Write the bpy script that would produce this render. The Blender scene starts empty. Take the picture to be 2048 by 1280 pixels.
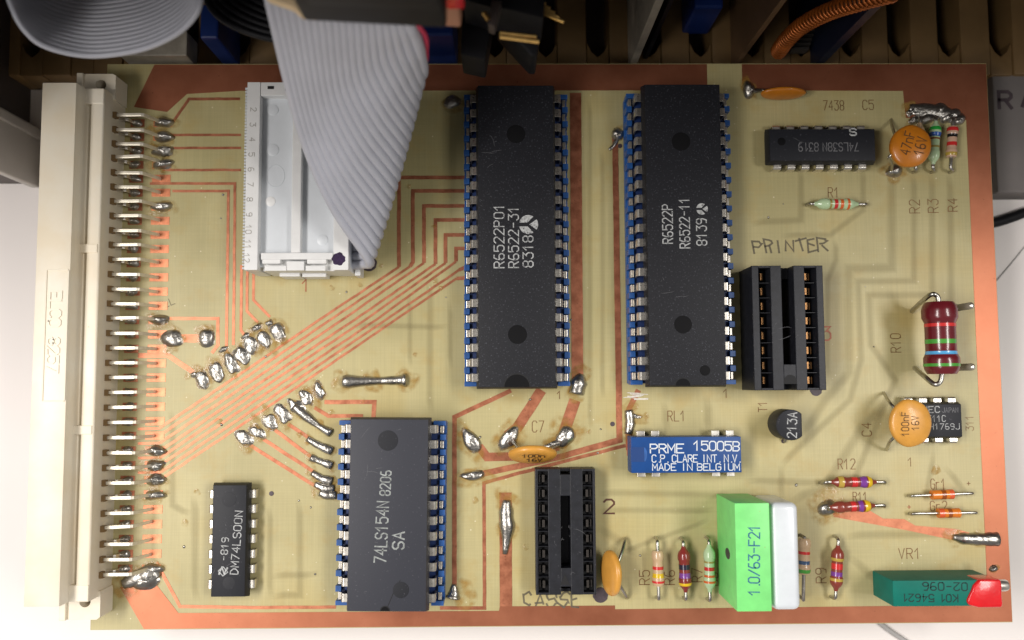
import bpy, bmesh, math, random
from mathutils import Vector, Matrix, Euler, noise

# ------------------------------------------------------------------ camera, world, lamps, exposure
# One Blender unit is one millimetre. The card is 160 x 100 mm, its top face is z = 0, its lower left corner the origin.
scene = bpy.context.scene
CAM_LOC = Vector((71.2135, 42.2189, 150.7199))
CAM_ROT = Euler((0.0732, -0.0111, -0.0051), 'XYZ')
FPX = 1700.0                                       # focal length in pixels of the 2048 px wide photograph
cd = bpy.data.cameras.new('camera'); cam = bpy.data.objects.new('camera', cd)
scene.collection.objects.link(cam); scene.camera = cam
cam.location = CAM_LOC; cam.rotation_euler = CAM_ROT
cd.sensor_width = 36.0; cd.lens = FPX / 2048 * 36.0
cd.clip_start = 1.0; cd.clip_end = 5000.0
cd.dof.use_dof = True; cd.dof.focus_distance = 146.0
APERTURE_RADIUS = 0.95
cd.dof.aperture_fstop = cd.lens * 1e-3 / (2 * APERTURE_RADIUS)

world = bpy.data.worlds.new('World'); scene.world = world; world.use_nodes = True
bg = world.node_tree.nodes['Background']
bg.inputs[0].default_value = (1.0, 0.97, 0.94, 1); bg.inputs[1].default_value = 0.20

def area_lamp(name, loc, target, size, size_y, power, color):
    ld = bpy.data.lights.new(name, 'AREA'); ld.shape = 'RECTANGLE'; ld.size = size; ld.size_y = size_y
    ld.energy = power; ld.color = color
    o = bpy.data.objects.new(name, ld); scene.collection.objects.link(o)
    o.location = loc
    o.rotation_euler = (Vector(target) - Vector(loc)).to_track_quat('-Z', 'Y').to_euler()
    return o
area_lamp('ceiling_lamp_near_connector', (-190, 78, 400), (30, 20, 0), 260, 80, 1.45e6, (1.0, 0.955, 0.915))
area_lamp('added_front_lamp', (-165, -95, 390), (20, 10, 0), 170, 110, 0.46e6, (1.0, 0.945, 0.90))  # added lamp: brightens the lower left and puts a glint on its copper
area_lamp('ceiling_lamp_far_side', (330, 78, 400), (110, 20, 0), 240, 80, 1.05e6, (1.0, 0.965, 0.925))
scene.view_settings.view_transform = 'Standard'; scene.view_settings.look = 'None'
scene.view_settings.exposure = 0.10; scene.view_settings.gamma = 1.0
scene.view_settings.use_curve_mapping = False
scene.render.engine = 'CYCLES'
scene.cycles.use_denoising = True
scene.cycles.max_bounces = 6; scene.cycles.diffuse_bounces = 3; scene.cycles.glossy_bounces = 3
scene.cycles.transmission_bounces = 3; scene.cycles.transparent_max_bounces = 8
scene.cycles.sample_clamp_indirect = 4.0
scene.cycles.caustics_reflective = False; scene.cycles.caustics_refractive = False

random.seed(7)
C = scene.collection
ROTM = CAM_ROT.to_matrix()

def W(px, py, z=0.0):
    """place measured on the photograph (2048 px wide) -> point on the plane at height z, in millimetres"""
    d = ROTM @ Vector(((px - 1024) / FPX, (640 - py) / FPX, -1.0))
    t = (z - CAM_LOC.z) / d.z
    return CAM_LOC + d * t
def WL(pts, z=0.0): return [W(p[0], p[1], z) for p in pts]

# ------------------------------------------------------------------ materials
MATS = {}
def lin(c):
    return tuple((x / 12.92 if x <= 0.04045 else ((x + 0.055) / 1.055) ** 2.4) for x in (v / 255 for v in c))
def mat(name, col, rough=0.5, metal=0.0, var=0.0, vscale=0.5, col2=None, bump=0.0, bscale=4.0, spec=0.5,
        coat=0.0, alpha=1.0, stretch=None, speck=None, rvar=0.0, bdist=0.05, trans=0.0):
    m = bpy.data.materials.new(name); m.use_nodes = True
    nt = m.node_tree; N = nt.nodes; L = nt.links
    b = N['Principled BSDF']
    b.inputs['Roughness'].default_value = rough; b.inputs['Metallic'].default_value = metal
    b.inputs['Specular IOR Level'].default_value = spec
    b.inputs['Coat Weight'].default_value = coat; b.inputs['Coat Roughness'].default_value = 0.08
    b.inputs['Base Color'].default_value = (*col, 1)
    b.inputs['Alpha'].default_value = alpha
    if trans:
        b.inputs['Transmission Weight'].default_value = trans
    tc = N.new('ShaderNodeTexCoord'); src = tc.outputs['Object']
    if stretch:
        mp = N.new('ShaderNodeMapping'); mp.inputs['Scale'].default_value = stretch
        L.new(src, mp.inputs['Vector']); src = mp.outputs['Vector']
    cur = None
    if var > 0 or col2:
        nz = N.new('ShaderNodeTexNoise'); nz.inputs['Scale'].default_value = vscale; nz.inputs['Detail'].default_value = 5
        nz.inputs['Roughness'].default_value = 0.6
        L.new(src, nz.inputs['Vector'])
        rp = N.new('ShaderNodeValToRGB')
        rp.color_ramp.elements[0].position = 0.32; rp.color_ramp.elements[1].position = 0.68
        c2 = col2 if col2 else tuple(min(1, x * (1 + var)) for x in col)
        c1 = col if col2 else tuple(x * (1 - var) for x in col)
        rp.color_ramp.elements[0].color = (*c1, 1); rp.color_ramp.elements[1].color = (*c2, 1)
        L.new(nz.outputs['Fac'], rp.inputs['Fac']); cur = rp.outputs['Color']
        if rvar:
            mr = N.new('ShaderNodeMapRange'); mr.inputs['To Min'].default_value = max(0, rough - rvar); mr.inputs['To Max'].default_value = min(1, rough + rvar)
            L.new(nz.outputs['Fac'], mr.inputs['Value']); L.new(mr.outputs['Result'], b.inputs['Roughness'])
    if speck:
        sc, thr, scol = speck
        vz = N.new('ShaderNodeTexNoise'); vz.inputs['Scale'].default_value = sc; vz.inputs['Detail'].default_value = 2
        L.new(tc.outputs['Object'], vz.inputs['Vector'])
        r2 = N.new('ShaderNodeValToRGB'); r2.color_ramp.elements[0].position = thr; r2.color_ramp.elements[1].position = min(1, thr + 0.06)
        L.new(vz.outputs['Fac'], r2.inputs['Fac'])
        mx = N.new('ShaderNodeMixRGB'); mx.inputs['Color1'].default_value = (*col, 1); mx.inputs['Color2'].default_value = (*scol, 1)
        if cur is not None: L.new(cur, mx.inputs['Color1'])
        L.new(r2.outputs['Color'], mx.inputs['Fac']); cur = mx.outputs['Color']
    if cur is not None: L.new(cur, b.inputs['Base Color'])
    if bump > 0:
        bn = N.new('ShaderNodeTexNoise'); bn.inputs['Scale'].default_value = bscale; bn.inputs['Detail'].default_value = 4
        L.new(src, bn.inputs['Vector'])
        bp = N.new('ShaderNodeBump'); bp.inputs['Strength'].default_value = bump; bp.inputs['Distance'].default_value = bdist
        L.new(bn.outputs['Fac'], bp.inputs['Height']); L.new(bp.outputs['Normal'], b.inputs['Normal'])
    MATS[name] = m
    return m

def laminate_material():
    m = bpy.data.materials.new('laminate'); m.use_nodes = True
    nt = m.node_tree; N = nt.nodes; L = nt.links; b = N['Principled BSDF']
    tc = N.new('ShaderNodeTexCoord')
    n1 = N.new('ShaderNodeTexNoise'); n1.inputs['Scale'].default_value = 0.045; n1.inputs['Detail'].default_value = 3
    L.new(tc.outputs['Object'], n1.inputs['Vector'])
    r1 = N.new('ShaderNodeValToRGB'); e = r1.color_ramp.elements
    e[0].position = 0.35; e[0].color = (0.43, 0.375, 0.18, 1); e[1].position = 0.68; e[1].color = (0.485, 0.385, 0.15, 1)
    mid = r1.color_ramp.elements.new(0.52); mid.color = (0.505, 0.44, 0.22, 1)
    L.new(n1.outputs['Fac'], r1.inputs['Fac'])
    # woven glass: fine vertical and horizontal threads
    cur = r1.outputs['Color']
    for sc, amt in (((2.6, 0.05, 1), 0.05), ((0.05, 2.6, 1), 0.03)):
        mp = N.new('ShaderNodeMapping'); mp.inputs['Scale'].default_value = sc
        L.new(tc.outputs['Object'], mp.inputs['Vector'])
        n2 = N.new('ShaderNodeTexNoise'); n2.inputs['Scale'].default_value = 1.6; n2.inputs['Detail'].default_value = 2
        L.new(mp.outputs['Vector'], n2.inputs['Vector'])
        mr = N.new('ShaderNodeMapRange'); mr.inputs['From Min'].default_value = 0.3; mr.inputs['From Max'].default_value = 0.7
        mr.inputs['To Min'].default_value = 1 - amt; mr.inputs['To Max'].default_value = 1 + amt
        L.new(n2.outputs['Fac'], mr.inputs['Value'])
        mm = N.new('ShaderNodeVectorMath'); mm.operation = 'SCALE'
        L.new(cur, mm.inputs[0]); L.new(mr.outputs['Result'], mm.inputs['Scale']); cur = mm.outputs['Vector']
    # amber flux film and dust, each with its own irregular shape
    n3 = N.new('ShaderNodeTexNoise'); n3.inputs['Scale'].default_value = 0.16; n3.inputs['Detail'].default_value = 6; n3.inputs['Roughness'].default_value = 0.65
    L.new(tc.outputs['Object'], n3.inputs['Vector'])
    r3 = N.new('ShaderNodeValToRGB'); r3.color_ramp.elements[0].position = 0.52; r3.color_ramp.elements[1].position = 0.74
    r3.color_ramp.elements[1].color = (0.7, 0.7, 0.7, 1)
    L.new(n3.outputs['Fac'], r3.inputs['Fac'])
    mx = N.new('ShaderNodeMixRGB'); mx.inputs['Color2'].default_value = (0.47, 0.35, 0.13, 1)
    L.new(cur, mx.inputs['Color1']); L.new(r3.outputs['Color'], mx.inputs['Fac'])
    vo = N.new('ShaderNodeTexVoronoi'); vo.inputs['Scale'].default_value = 0.42; vo.inputs['Randomness'].default_value = 1
    L.new(tc.outputs['Object'], vo.inputs['Vector'])
    r4 = N.new('ShaderNodeValToRGB'); r4.color_ramp.elements[0].position = 0.035; r4.color_ramp.elements[0].color = (0.8, 0.8, 0.8, 1)
    r4.color_ramp.elements[1].position = 0.06; r4.color_ramp.elements[1].color = (0, 0, 0, 1)
    L.new(vo.outputs['Distance'], r4.inputs['Fac'])
    m2 = N.new('ShaderNodeMixRGB'); m2.inputs['Color2'].default_value = (0.80, 0.74, 0.52, 1)
    L.new(mx.outputs['Color'], m2.inputs['Color1']); L.new(r4.outputs['Color'], m2.inputs['Fac'])
    L.new(m2.outputs['Color'], b.inputs['Base Color'])
    b.inputs['Roughness'].default_value = 0.42; b.inputs['Specular IOR Level'].default_value = 0.4
    nb = N.new('ShaderNodeTexNoise'); nb.inputs['Scale'].default_value = 0.6; nb.inputs['Detail'].default_value = 6
    L.new(tc.outputs['Object'], nb.inputs['Vector'])
    bp = N.new('ShaderNodeBump'); bp.inputs['Strength'].default_value = 0.12; bp.inputs['Distance'].default_value = 0.2
    L.new(nb.outputs['Fac'], bp.inputs['Height']); L.new(bp.outputs['Normal'], b.inputs['Normal'])
    MATS['laminate'] = m
laminate_material()

def underside_trace_material():
    """copper on the far side of the translucent laminate, seen as a soft darker band (falls off across the strip)"""
    m = bpy.data.materials.new('underside_trace'); m.use_nodes = True
    nt = m.node_tree; N = nt.nodes; L = nt.links; b = N['Principled BSDF']
    b.inputs['Base Color'].default_value = (0.30, 0.255, 0.125, 1); b.inputs['Roughness'].default_value = 0.45
    b.inputs['Specular IOR Level'].default_value = 0.2
    at = N.new('ShaderNodeAttribute'); at.attribute_name = 'soft'
    mr = N.new('ShaderNodeMath'); mr.operation = 'MULTIPLY'; mr.inputs[1].default_value = 0.20
    L.new(at.outputs['Fac'], mr.inputs[0]); L.new(mr.outputs[0], b.inputs['Alpha'])
    MATS['underside_trace'] = m
underside_trace_material()

mat('copper', (0.34, 0.112, 0.056), 0.40, 0.6, col2=(0.56, 0.215, 0.115), vscale=0.5, bump=0.10, bscale=6, rvar=0.10, speck=(2.2, 0.66, (0.30, 0.11, 0.06)))
mat('copper_rim', (0.35, 0.118, 0.060), 0.42, 0.7, col2=(0.45, 0.165, 0.088), vscale=0.12, bump=0.08, bscale=5, rvar=0.06, speck=(1.6, 0.70, (0.28, 0.10, 0.055)))
mat('copper_pad', (0.66, 0.235, 0.115), 0.42, 0.45, var=0.15, vscale=1.5)
mat('solder', (0.53, 0.515, 0.485), 0.32, 0.97, col2=(0.34, 0.32, 0.285), vscale=0.9, bump=0.45, bscale=1.7, bdist=0.25, rvar=0.14)
def flux_material():
    m = mat('flux', (0.46, 0.22, 0.02), 0.14, 0, col2=(0.55, 0.38, 0.12), vscale=0.5, bump=0.4, bscale=1.5, bdist=0.2)
    nt = m.node_tree; N = nt.nodes; L = nt.links
    at = N.new('ShaderNodeAttribute'); at.attribute_name = 'soft'; tc = N.new('ShaderNodeTexCoord')
    nz = N.new('ShaderNodeTexNoise'); nz.inputs['Scale'].default_value = 0.7; nz.inputs['Detail'].default_value = 3
    L.new(tc.outputs['Object'], nz.inputs['Vector'])
    mr = N.new('ShaderNodeMapRange'); mr.inputs['From Min'].default_value = 0.35; mr.inputs['From Max'].default_value = 0.65; mr.inputs['To Min'].default_value = 0.02; mr.inputs['To Max'].default_value = 0.55
    L.new(nz.outputs['Fac'], mr.inputs['Value'])
    mu = N.new('ShaderNodeMath'); mu.operation = 'MULTIPLY'; L.new(at.outputs['Fac'], mu.inputs[0]); L.new(mr.outputs['Result'], mu.inputs[1])
    L.new(mu.outputs[0], N['Principled BSDF'].inputs['Alpha'])
flux_material()
def flux_mesh(cx, cy, rx, ry, rot, seed):
    mb = MB(); seg = 24; rings = ((1.35, 0.0), (1.0, 1.0), (0.55, 0.9), (0.0, 0.8)); ca, sa = math.cos(rot), math.sin(rot); soft = []
    for i, (f, sft) in enumerate(rings):
        for k in range(seg):
            a = 2*math.pi*k/seg; q = 1 + 0.55*noise.noise(Vector((math.cos(a)+seed*3.1, math.sin(a)-seed, 0)))
            x, y = rx*f*q*math.cos(a), ry*f*q*math.sin(a)
            mb.v.append((cx + x*ca - y*sa, cy + x*sa + y*ca, 0.075 + 0.05*i + 0.004*(seed*7 % 5))); soft.append(sft)
    for i in range(3):
        for k in range(seg): mb.f.append([i*seg+k, i*seg+(k+1) % seg, (i+1)*seg+(k+1) % seg, (i+1)*seg+k]); mb.mi.append(0)
    me = mb.mesh('flux_residue', 'flux', 180); me.attributes.new('soft', 'FLOAT', 'POINT').data.foreach_set('value', soft)
    return me
mat('chip_black', (0.0125, 0.013, 0.017), 0.52, 0, bump=0.7, bscale=5.5, bdist=0.06, speck=(3.4, 0.62, (0.050, 0.052, 0.064)), spec=0.27)
mat('chip_satin', (0.014, 0.015, 0.020), 0.5, 0, bump=0.25, bscale=6, bdist=0.04, speck=(3.0, 0.68, (0.07, 0.07, 0.085)), spec=0.3)
mat('chip_slate', (0.036, 0.038, 0.050), 0.5, 0, bump=0.3, bscale=5, bdist=0.05, speck=(3.0, 0.67, (0.085, 0.087, 0.105)), spec=0.35)
mat('chip_ink_worn', (0.30, 0.32, 0.31), 0.7, 0, var=0.45, vscale=1.6)
mat('dark_contact', (0.035, 0.030, 0.026), 0.45, 0.5, var=0.4, vscale=1)
mat('chip_recess_shade', (0.004, 0.004, 0.005), 0.6, 0, spec=0.15, bump=0.1)  # near-black: the shade of recesses put into the colour of flat shapes
mat('scratch', (0.13, 0.13, 0.14), 0.6)
mat('chip_ink', (0.44, 0.45, 0.45), 0.7, 0, var=0.35, vscale=2.0, speck=(3.0, 0.60, (0.12, 0.12, 0.13)))
mat('chip_ink_faint', (0.16, 0.16, 0.17), 0.7, 0, var=0.3, vscale=2.0)
mat('tin', (0.74, 0.70, 0.63), 0.30, 0.9, var=0.18, vscale=0.9, bump=0.12, bscale=2, rvar=0.1)
mat('pin_tin', (0.80, 0.745, 0.62), 0.42, 0.5, var=0.10, vscale=0.9, rvar=0.12, bump=0.2, bscale=1.5)
mat('lead_wire', (0.50, 0.48, 0.44), 0.32, 1.0, var=0.2, vscale=1.2, bump=0.2, bscale=3)
mat('dull_wire', (0.30, 0.28, 0.25), 0.45, 0.8, var=0.2, vscale=1.2, bump=0.3, bscale=4)
mat('socket_blue', (0.020, 0.105, 0.36), 0.40, 0, var=0.2, vscale=0.6, bump=0.08)
mat('socket_deep_blue', (0.008, 0.030, 0.13), 0.5)
mat('socket_black', (0.013, 0.014, 0.019), 0.45, 0, var=0.25, vscale=0.8, bump=0.18, bscale=2.5, speck=(2.6, 0.68, (0.06, 0.06, 0.07)), spec=0.35)
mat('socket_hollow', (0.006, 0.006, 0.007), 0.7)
mat('bronze', (0.36, 0.19, 0.08), 0.38, 0.9, var=0.3, vscale=1)
mat('orange_disc', (0.68, 0.325, 0.055), 0.36, 0, var=0.10, vscale=0.5, bump=0.08, bscale=1.2, bdist=0.1, speck=(2.0, 0.72, (0.40, 0.14, 0.02)), coat=0.15)
mat('orange_deep', (0.56, 0.185, 0.012), 0.32, 0, var=0.10, vscale=0.5, bump=0.08, bscale=1.2, bdist=0.1, coat=0.25)
mat('disc_ink', (0.10, 0.045, 0.012), 0.7, 0, var=0.3, vscale=2)
mat('green_case', (0.22, 0.78, 0.22), 0.42, 0, var=0.07, vscale=0.4, bump=0.12, bscale=1.5, speck=(1.7, 0.74, (0.36, 0.34, 0.08)))
mat('green_ink', (0.03, 0.17, 0.27), 0.6, 0, var=0.3, vscale=2)
mat('white_case', (0.72, 0.76, 0.80), 0.22, 0, var=0.04, vscale=0.3, bump=0.05, bscale=0.8, speck=(0.9, 0.80, (0.55, 0.33, 0.18)), coat=0.2)
mat('teal_case', (0.004, 0.165, 0.125), 0.5, 0, spec=0.2, var=0.08, vscale=0.4)
mat('teal_ink', (0.004, 0.035, 0.03), 0.7)
mat('red_paint', (0.74, 0.010, 0.016), 0.25, 0, var=0.08, vscale=0.5, bump=0.15, bscale=0.6, bdist=0.3, coat=0.3)
mat('relay_blue', (0.006, 0.062, 0.25), 0.42, 0, spec=0.3, var=0.10, vscale=0.4, bump=0.05)
mat('relay_ink', (0.72, 0.76, 0.80), 0.6)
mat('relay_notch', (0.010, 0.050, 0.20), 0.35)
mat('etched', (0.20, 0.095, 0.030), 0.5, 0.2, var=0.3, vscale=1.5)
mat('etched_bold', (0.10, 0.035, 0.018), 0.5, 0.1, var=0.25, vscale=1)
mat('etched_red', (0.38, 0.10, 0.04), 0.5, 0.1, var=0.25, vscale=1)
mat('marker', (0.14, 0.12, 0.085), 0.6, 0, var=0.25, vscale=1.0, alpha=0.66)
mat('marker_dot', (0.075, 0.055, 0.065), 0.5, 0, var=0.3, vscale=0.8, alpha=0.85)
mat('purple_ink', (0.030, 0.010, 0.055), 0.3, 0, var=0.5, vscale=2)
mat('beige_housing', (0.84, 0.785, 0.665), 0.42, 0, col2=(0.80, 0.70, 0.53), vscale=0.10, bump=0.05, bscale=1.5, speck=(0.8, 0.79, (0.50, 0.36, 0.20)))
mat('beige_emboss', (0.84, 0.77, 0.63), 0.45)
mat('white_plastic', (0.82, 0.82, 0.81), 0.42, 0, var=0.05, vscale=0.25, bump=0.05, speck=(1.3, 0.80, (0.40, 0.33, 0.24)))
mat('pale_panel', (0.71, 0.745, 0.78), 0.33, 0, var=0.04, vscale=0.15, speck=(1.0, 0.80, (0.36, 0.33, 0.30)))
mat('grey_digit', (0.42, 0.40, 0.37), 0.6)
mat('ribbon_grey', (0.475, 0.485, 0.545), 0.42, 0, var=0.05, vscale=0.15, speck=(0.5, 0.80, (0.20, 0.14, 0.10)))
mat('ribbon_red', (0.55, 0.03, 0.09), 0.45)
mat('table_white', (0.88, 0.83, 0.805), 0.55, 0, var=0.02, vscale=0.02, speck=(0.12, 0.80, (0.55, 0.52, 0.49)))
mat('aluminium', (0.50, 0.475, 0.44), 0.45, 0.6, var=0.1, vscale=0.05)
mat('dark_steel', (0.07, 0.055, 0.05), 0.5, 0.3, var=0.2, vscale=0.05)
mat('black_plastic', (0.007, 0.007, 0.009), 0.55, 0, var=0.2, vscale=0.3, spec=0.22)
mat('gold', (0.80, 0.52, 0.18), 0.28, 1.0, var=0.15, vscale=1)
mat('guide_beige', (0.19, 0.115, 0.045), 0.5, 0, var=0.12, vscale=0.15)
mat('card_brown', (0.11, 0.062, 0.03), 0.5, 0, var=0.2, vscale=0.1)
mat('card_grey', (0.30, 0.27, 0.22), 0.5, 0, var=0.2, vscale=0.3)
mat('card_navy', (0.008, 0.012, 0.03), 0.4)
mat('coil_copper', (0.40, 0.105, 0.016), 0.35, 0.5, var=0.25, vscale=0.5)
mat('ferrite', (0.05, 0.045, 0.04), 0.6)
mat('dark_blue', (0.006, 0.025, 0.14), 0.4)
mat('flesh_plastic', (0.50, 0.24, 0.15), 0.5)
mat('cream_plastic', (0.66, 0.50, 0.30), 0.45, 0, var=0.15, vscale=0.2)
mat('paper_grey', (0.19, 0.172, 0.165), 0.7, 0, var=0.08, vscale=0.08)
mat('line_grey', (0.42, 0.41, 0.40), 0.6)
mat('scrape_white', (0.72, 0.68, 0.60), 0.7, 0, var=0.2, vscale=2)
for nm, c in dict(res_mint=(0.50, 0.66, 0.40), res_tan=(0.58, 0.40, 0.24), res_maroon=(0.22, 0.028, 0.024), res_brown=(0.24, 0.045, 0.03),
                  res_pink=(0.62, 0.40, 0.28), res_wine=(0.135, 0.011, 0.017), band_red=(0.62, 0.03, 0.03), band_orange=(0.72, 0.14, 0.03),
                  band_olive=(0.36, 0.29, 0.08), band_yellow=(0.74, 0.48, 0.015), band_violet=(0.20, 0.05, 0.30), band_navy=(0.015, 0.012, 0.035),
                  band_green=(0.07, 0.33, 0.045), band_bright_green=(0.02, 0.36, 0.05), band_blue=(0.02, 0.10, 0.42), band_sky=(0.10, 0.40, 0.74),
                  band_black=(0.012, 0.010, 0.012), band_gold=(0.50, 0.34, 0.06), band_brown=(0.25, 0.10, 0.03), band_steel=(0.05, 0.10, 0.20),
                  diode_orange=(0.72, 0.20, 0.02), diode_red=(0.72, 0.11, 0.035), diode_core=(0.30, 0.07, 0.01)).items():
    mat(nm, c, 0.24, 0, var=0.06, vscale=0.5, coat=0.35, bump=0.12, bscale=0.9, bdist=0.12)

# ------------------------------------------------------------------ mesh helpers
class MB:
    def __init__(s): s.v = []; s.f = []; s.mi = []; s.cur = 0
    def add(s, vs, fs):
        o = len(s.v); s.v += [tuple(v) for v in vs]
        for f in fs: s.f.append([o + i for i in f]); s.mi.append(s.cur)
        return s
    def box(s, x0, x1, y0, y1, z0, z1):
        x0, x1 = min(x0, x1), max(x0, x1); y0, y1 = min(y0, y1), max(y0, y1)
        return s.add([(x0,y0,z0),(x1,y0,z0),(x1,y1,z0),(x0,y1,z0),(x0,y0,z1),(x1,y0,z1),(x1,y1,z1),(x0,y1,z1)],
                     [(0,3,2,1),(4,5,6,7),(0,1,5,4),(1,2,6,5),(2,3,7,6),(3,0,4,7)])
    def taper(s, b, t, z0, z1):
        (x0,x1,y0,y1), (u0,u1,w0,w1) = b, t
        return s.add([(x0,y0,z0),(x1,y0,z0),(x1,y1,z0),(x0,y1,z0),(u0,w0,z1),(u1,w0,z1),(u1,w1,z1),(u0,w1,z1)],
                     [(0,3,2,1),(4,5,6,7),(0,1,5,4),(1,2,6,5),(2,3,7,6),(3,0,4,7)])
    def prism(s, poly, z0, z1):
        a = sum(poly[i][0]*poly[(i+1) % len(poly)][1] - poly[(i+1) % len(poly)][0]*poly[i][1] for i in range(len(poly)))
        if a < 0: poly = poly[::-1]
        n = len(poly)
        vs = [(p[0],p[1],z0) for p in poly] + [(p[0],p[1],z1) for p in poly]
        return s.add(vs, [list(range(n))[::-1], list(range(n, 2*n))] + [(i,(i+1) % n,n+(i+1) % n,n+i) for i in range(n)])
    def extrude_y(s, prof, y0, y1):
        n = len(prof)
        vs = [(p[0],y0,p[1]) for p in prof] + [(p[0],y1,p[1]) for p in prof]
        return s.add(vs, [list(range(n)), list(range(2*n-1, n-1, -1))] + [(i,n+i,n+(i+1) % n,(i+1) % n) for i in range(n)])
    def strip(s, pts, w, z0, z1, walls=True):
        Lp, Rp = offs(pts, w)
        n = len(Lp)
        vs = [(p[0],p[1],z1) for p in Lp] + [(p[0],p[1],z1) for p in Rp]
        fs = [(i, n+i, n+i+1, i+1) for i in range(n-1)]
        if walls:
            vs += [(p[0],p[1],z0) for p in Lp] + [(p[0],p[1],z0) for p in Rp]
            for i in range(n-1):
                fs += [(2*n+i, i, i+1, 2*n+i+1), (n+i, 3*n+i, 3*n+i+1, n+i+1)]
            fs += [(0, 2*n, 3*n, n), (n-1, 2*n-1, 4*n-1, 3*n-1)]
        return s.add(vs, fs)
    def tube(s, pts, r, seg=8, caps=True):
        pts = [Vector(p) for p in pts]; n = len(pts)
        rr = r if isinstance(r, (list, tuple)) else [r]*n
        tg = [(pts[min(i+1,n-1)] - pts[max(i-1,0)]).normalized() for i in range(n)]
        up = Vector((0,0,1)) if abs(tg[0].z) < 0.9 else Vector((0,1,0))
        u = tg[0].cross(up).normalized(); vs = []
        for i in range(n):
            u = (u - tg[i]*u.dot(tg[i])).normalized(); w = tg[i].cross(u)
            for k in range(seg):
                a = 2*math.pi*k/seg
                vs.append(pts[i] + (u*math.cos(a) + w*math.sin(a))*rr[i])
        fs = [(i*seg+k, i*seg+(k+1) % seg, (i+1)*seg+(k+1) % seg, (i+1)*seg+k) for i in range(n-1) for k in range(seg)]
        if caps: fs += [list(range(seg))[::-1], list(range((n-1)*seg, n*seg))]
        return s.add(vs, fs)
    def lathe(s, prof, o, d, seg=20, a0=0.0):
        o = Vector(o); d = Vector(d).normalized()
        up = Vector((0,0,1)) if abs(d.z) < 0.9 else Vector((0,1,0))
        u = d.cross(up).normalized(); w = d.cross(u); vs = []; n = len(prof)
        for t, r in prof:
            for k in range(seg):
                a = a0 + 2*math.pi*k/seg
                vs.append(o + d*t + (u*math.cos(a) + w*math.sin(a))*max(r, 1e-4))
        fs = [(i*seg+k, (i+1)*seg+k, (i+1)*seg+(k+1) % seg, i*seg+(k+1) % seg) for i in range(n-1) for k in range(seg)]
        fs += [list(range(seg)), list(range((n-1)*seg, n*seg))[::-1]]
        return s.add(vs, fs)
    def blob(s, c, rx, ry, h, rot=0.0, seed=0, rough=0.22, seg=16, rings=6):
        cx, cy, cz = c; vs = []; ca, sa = math.cos(rot), math.sin(rot)
        for i in range(rings):
            t = i / rings * math.pi/2
            for k in range(seg):
                a = 2*math.pi*k/seg
                q = noise.noise(Vector((math.cos(a)*0.9 + seed*3.17, math.sin(a)*0.9 - seed*1.7, t*0.8)))
                f = (1 + rough*1.6*q) * (1 + (0.12 if i == 0 else 0))
                x = rx*math.cos(t)*math.cos(a)*f; y = ry*math.cos(t)*math.sin(a)*f
                z = h*math.sin(t)*(1 + rough*noise.noise(Vector((math.cos(a)+seed, math.sin(a), seed*0.7))))
                vs.append((cx + x*ca - y*sa, cy + x*sa + y*ca, cz + z))
        vs.append((cx, cy, cz + h*(1 - 0.1*rough)))
        fs = [(i*seg+k, i*seg+(k+1) % seg, (i+1)*seg+(k+1) % seg, (i+1)*seg+k) for i in range(rings-1) for k in range(seg)]
        fs += [((rings-1)*seg+k, (rings-1)*seg+(k+1) % seg, rings*seg) for k in range(seg)]
        return s.add(vs, fs)
    def shift(s, dx=0, dy=0, dz=0, rot=0.0, start=0):
        ca, sa = math.cos(rot), math.sin(rot)
        s.v[start:] = [(x*ca - y*sa + dx, x*sa + y*ca + dy, z + dz) for x, y, z in s.v[start:]]
        return s
    def mesh(s, name, mats, smooth=None, bevel=0.0, bseg=2):
        me = bpy.data.meshes.new(name); me.from_pydata(s.v, [], s.f)
        for m in ([mats] if isinstance(mats, str) else mats): me.materials.append(MATS[m])
        if any(s.mi):
            for p, i in zip(me.polygons, s.mi): p.material_index = i
        if bevel > 0:
            bm = bmesh.new(); bm.from_mesh(me)
            bmesh.ops.remove_doubles(bm, verts=bm.verts, dist=1e-5)
            ed = [e for e in bm.edges if len(e.link_faces) == 2 and e.calc_face_angle(0) > 0.5]
            bmesh.ops.bevel(bm, geom=ed, offset=bevel, segments=bseg, profile=0.6 if bseg == 2 else 0.5, affect='EDGES', clamp_overlap=True)
            bm.to_mesh(me); bm.free()
        if smooth is not None:
            for p in me.polygons: p.use_smooth = True
            if smooth < 180: me.set_sharp_from_angle(angle=math.radians(smooth))
        me.update()
        return me
    def build(s, name, mats, parent=None, smooth=None, bevel=0.0, loc=None, bseg=2):
        return obj(name, s.mesh(name, mats, smooth, bevel, bseg), parent, loc)

def offs(pts, w):
    pts = [Vector((p[0], p[1])) for p in pts]; n = len(pts); Lp = []; Rp = []
    for i in range(n):
        d0 = (pts[i]-pts[i-1]).normalized() if i else None
        d1 = (pts[i+1]-pts[i]).normalized() if i < n-1 else None
        d0 = d0 or d1; d1 = d1 or d0
        n0 = Vector((-d0.y, d0.x)); n1 = Vector((-d1.y, d1.x)); m = n0+n1
        m = m.normalized() if m.length > 1e-6 else n0
        k = 1/max(0.5, m.dot(n0))
        ww = (w[i] if isinstance(w, (list, tuple)) else w)/2
        Lp.append(pts[i]+m*ww*k); Rp.append(pts[i]-m*ww*k)
    return Lp, Rp

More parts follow.
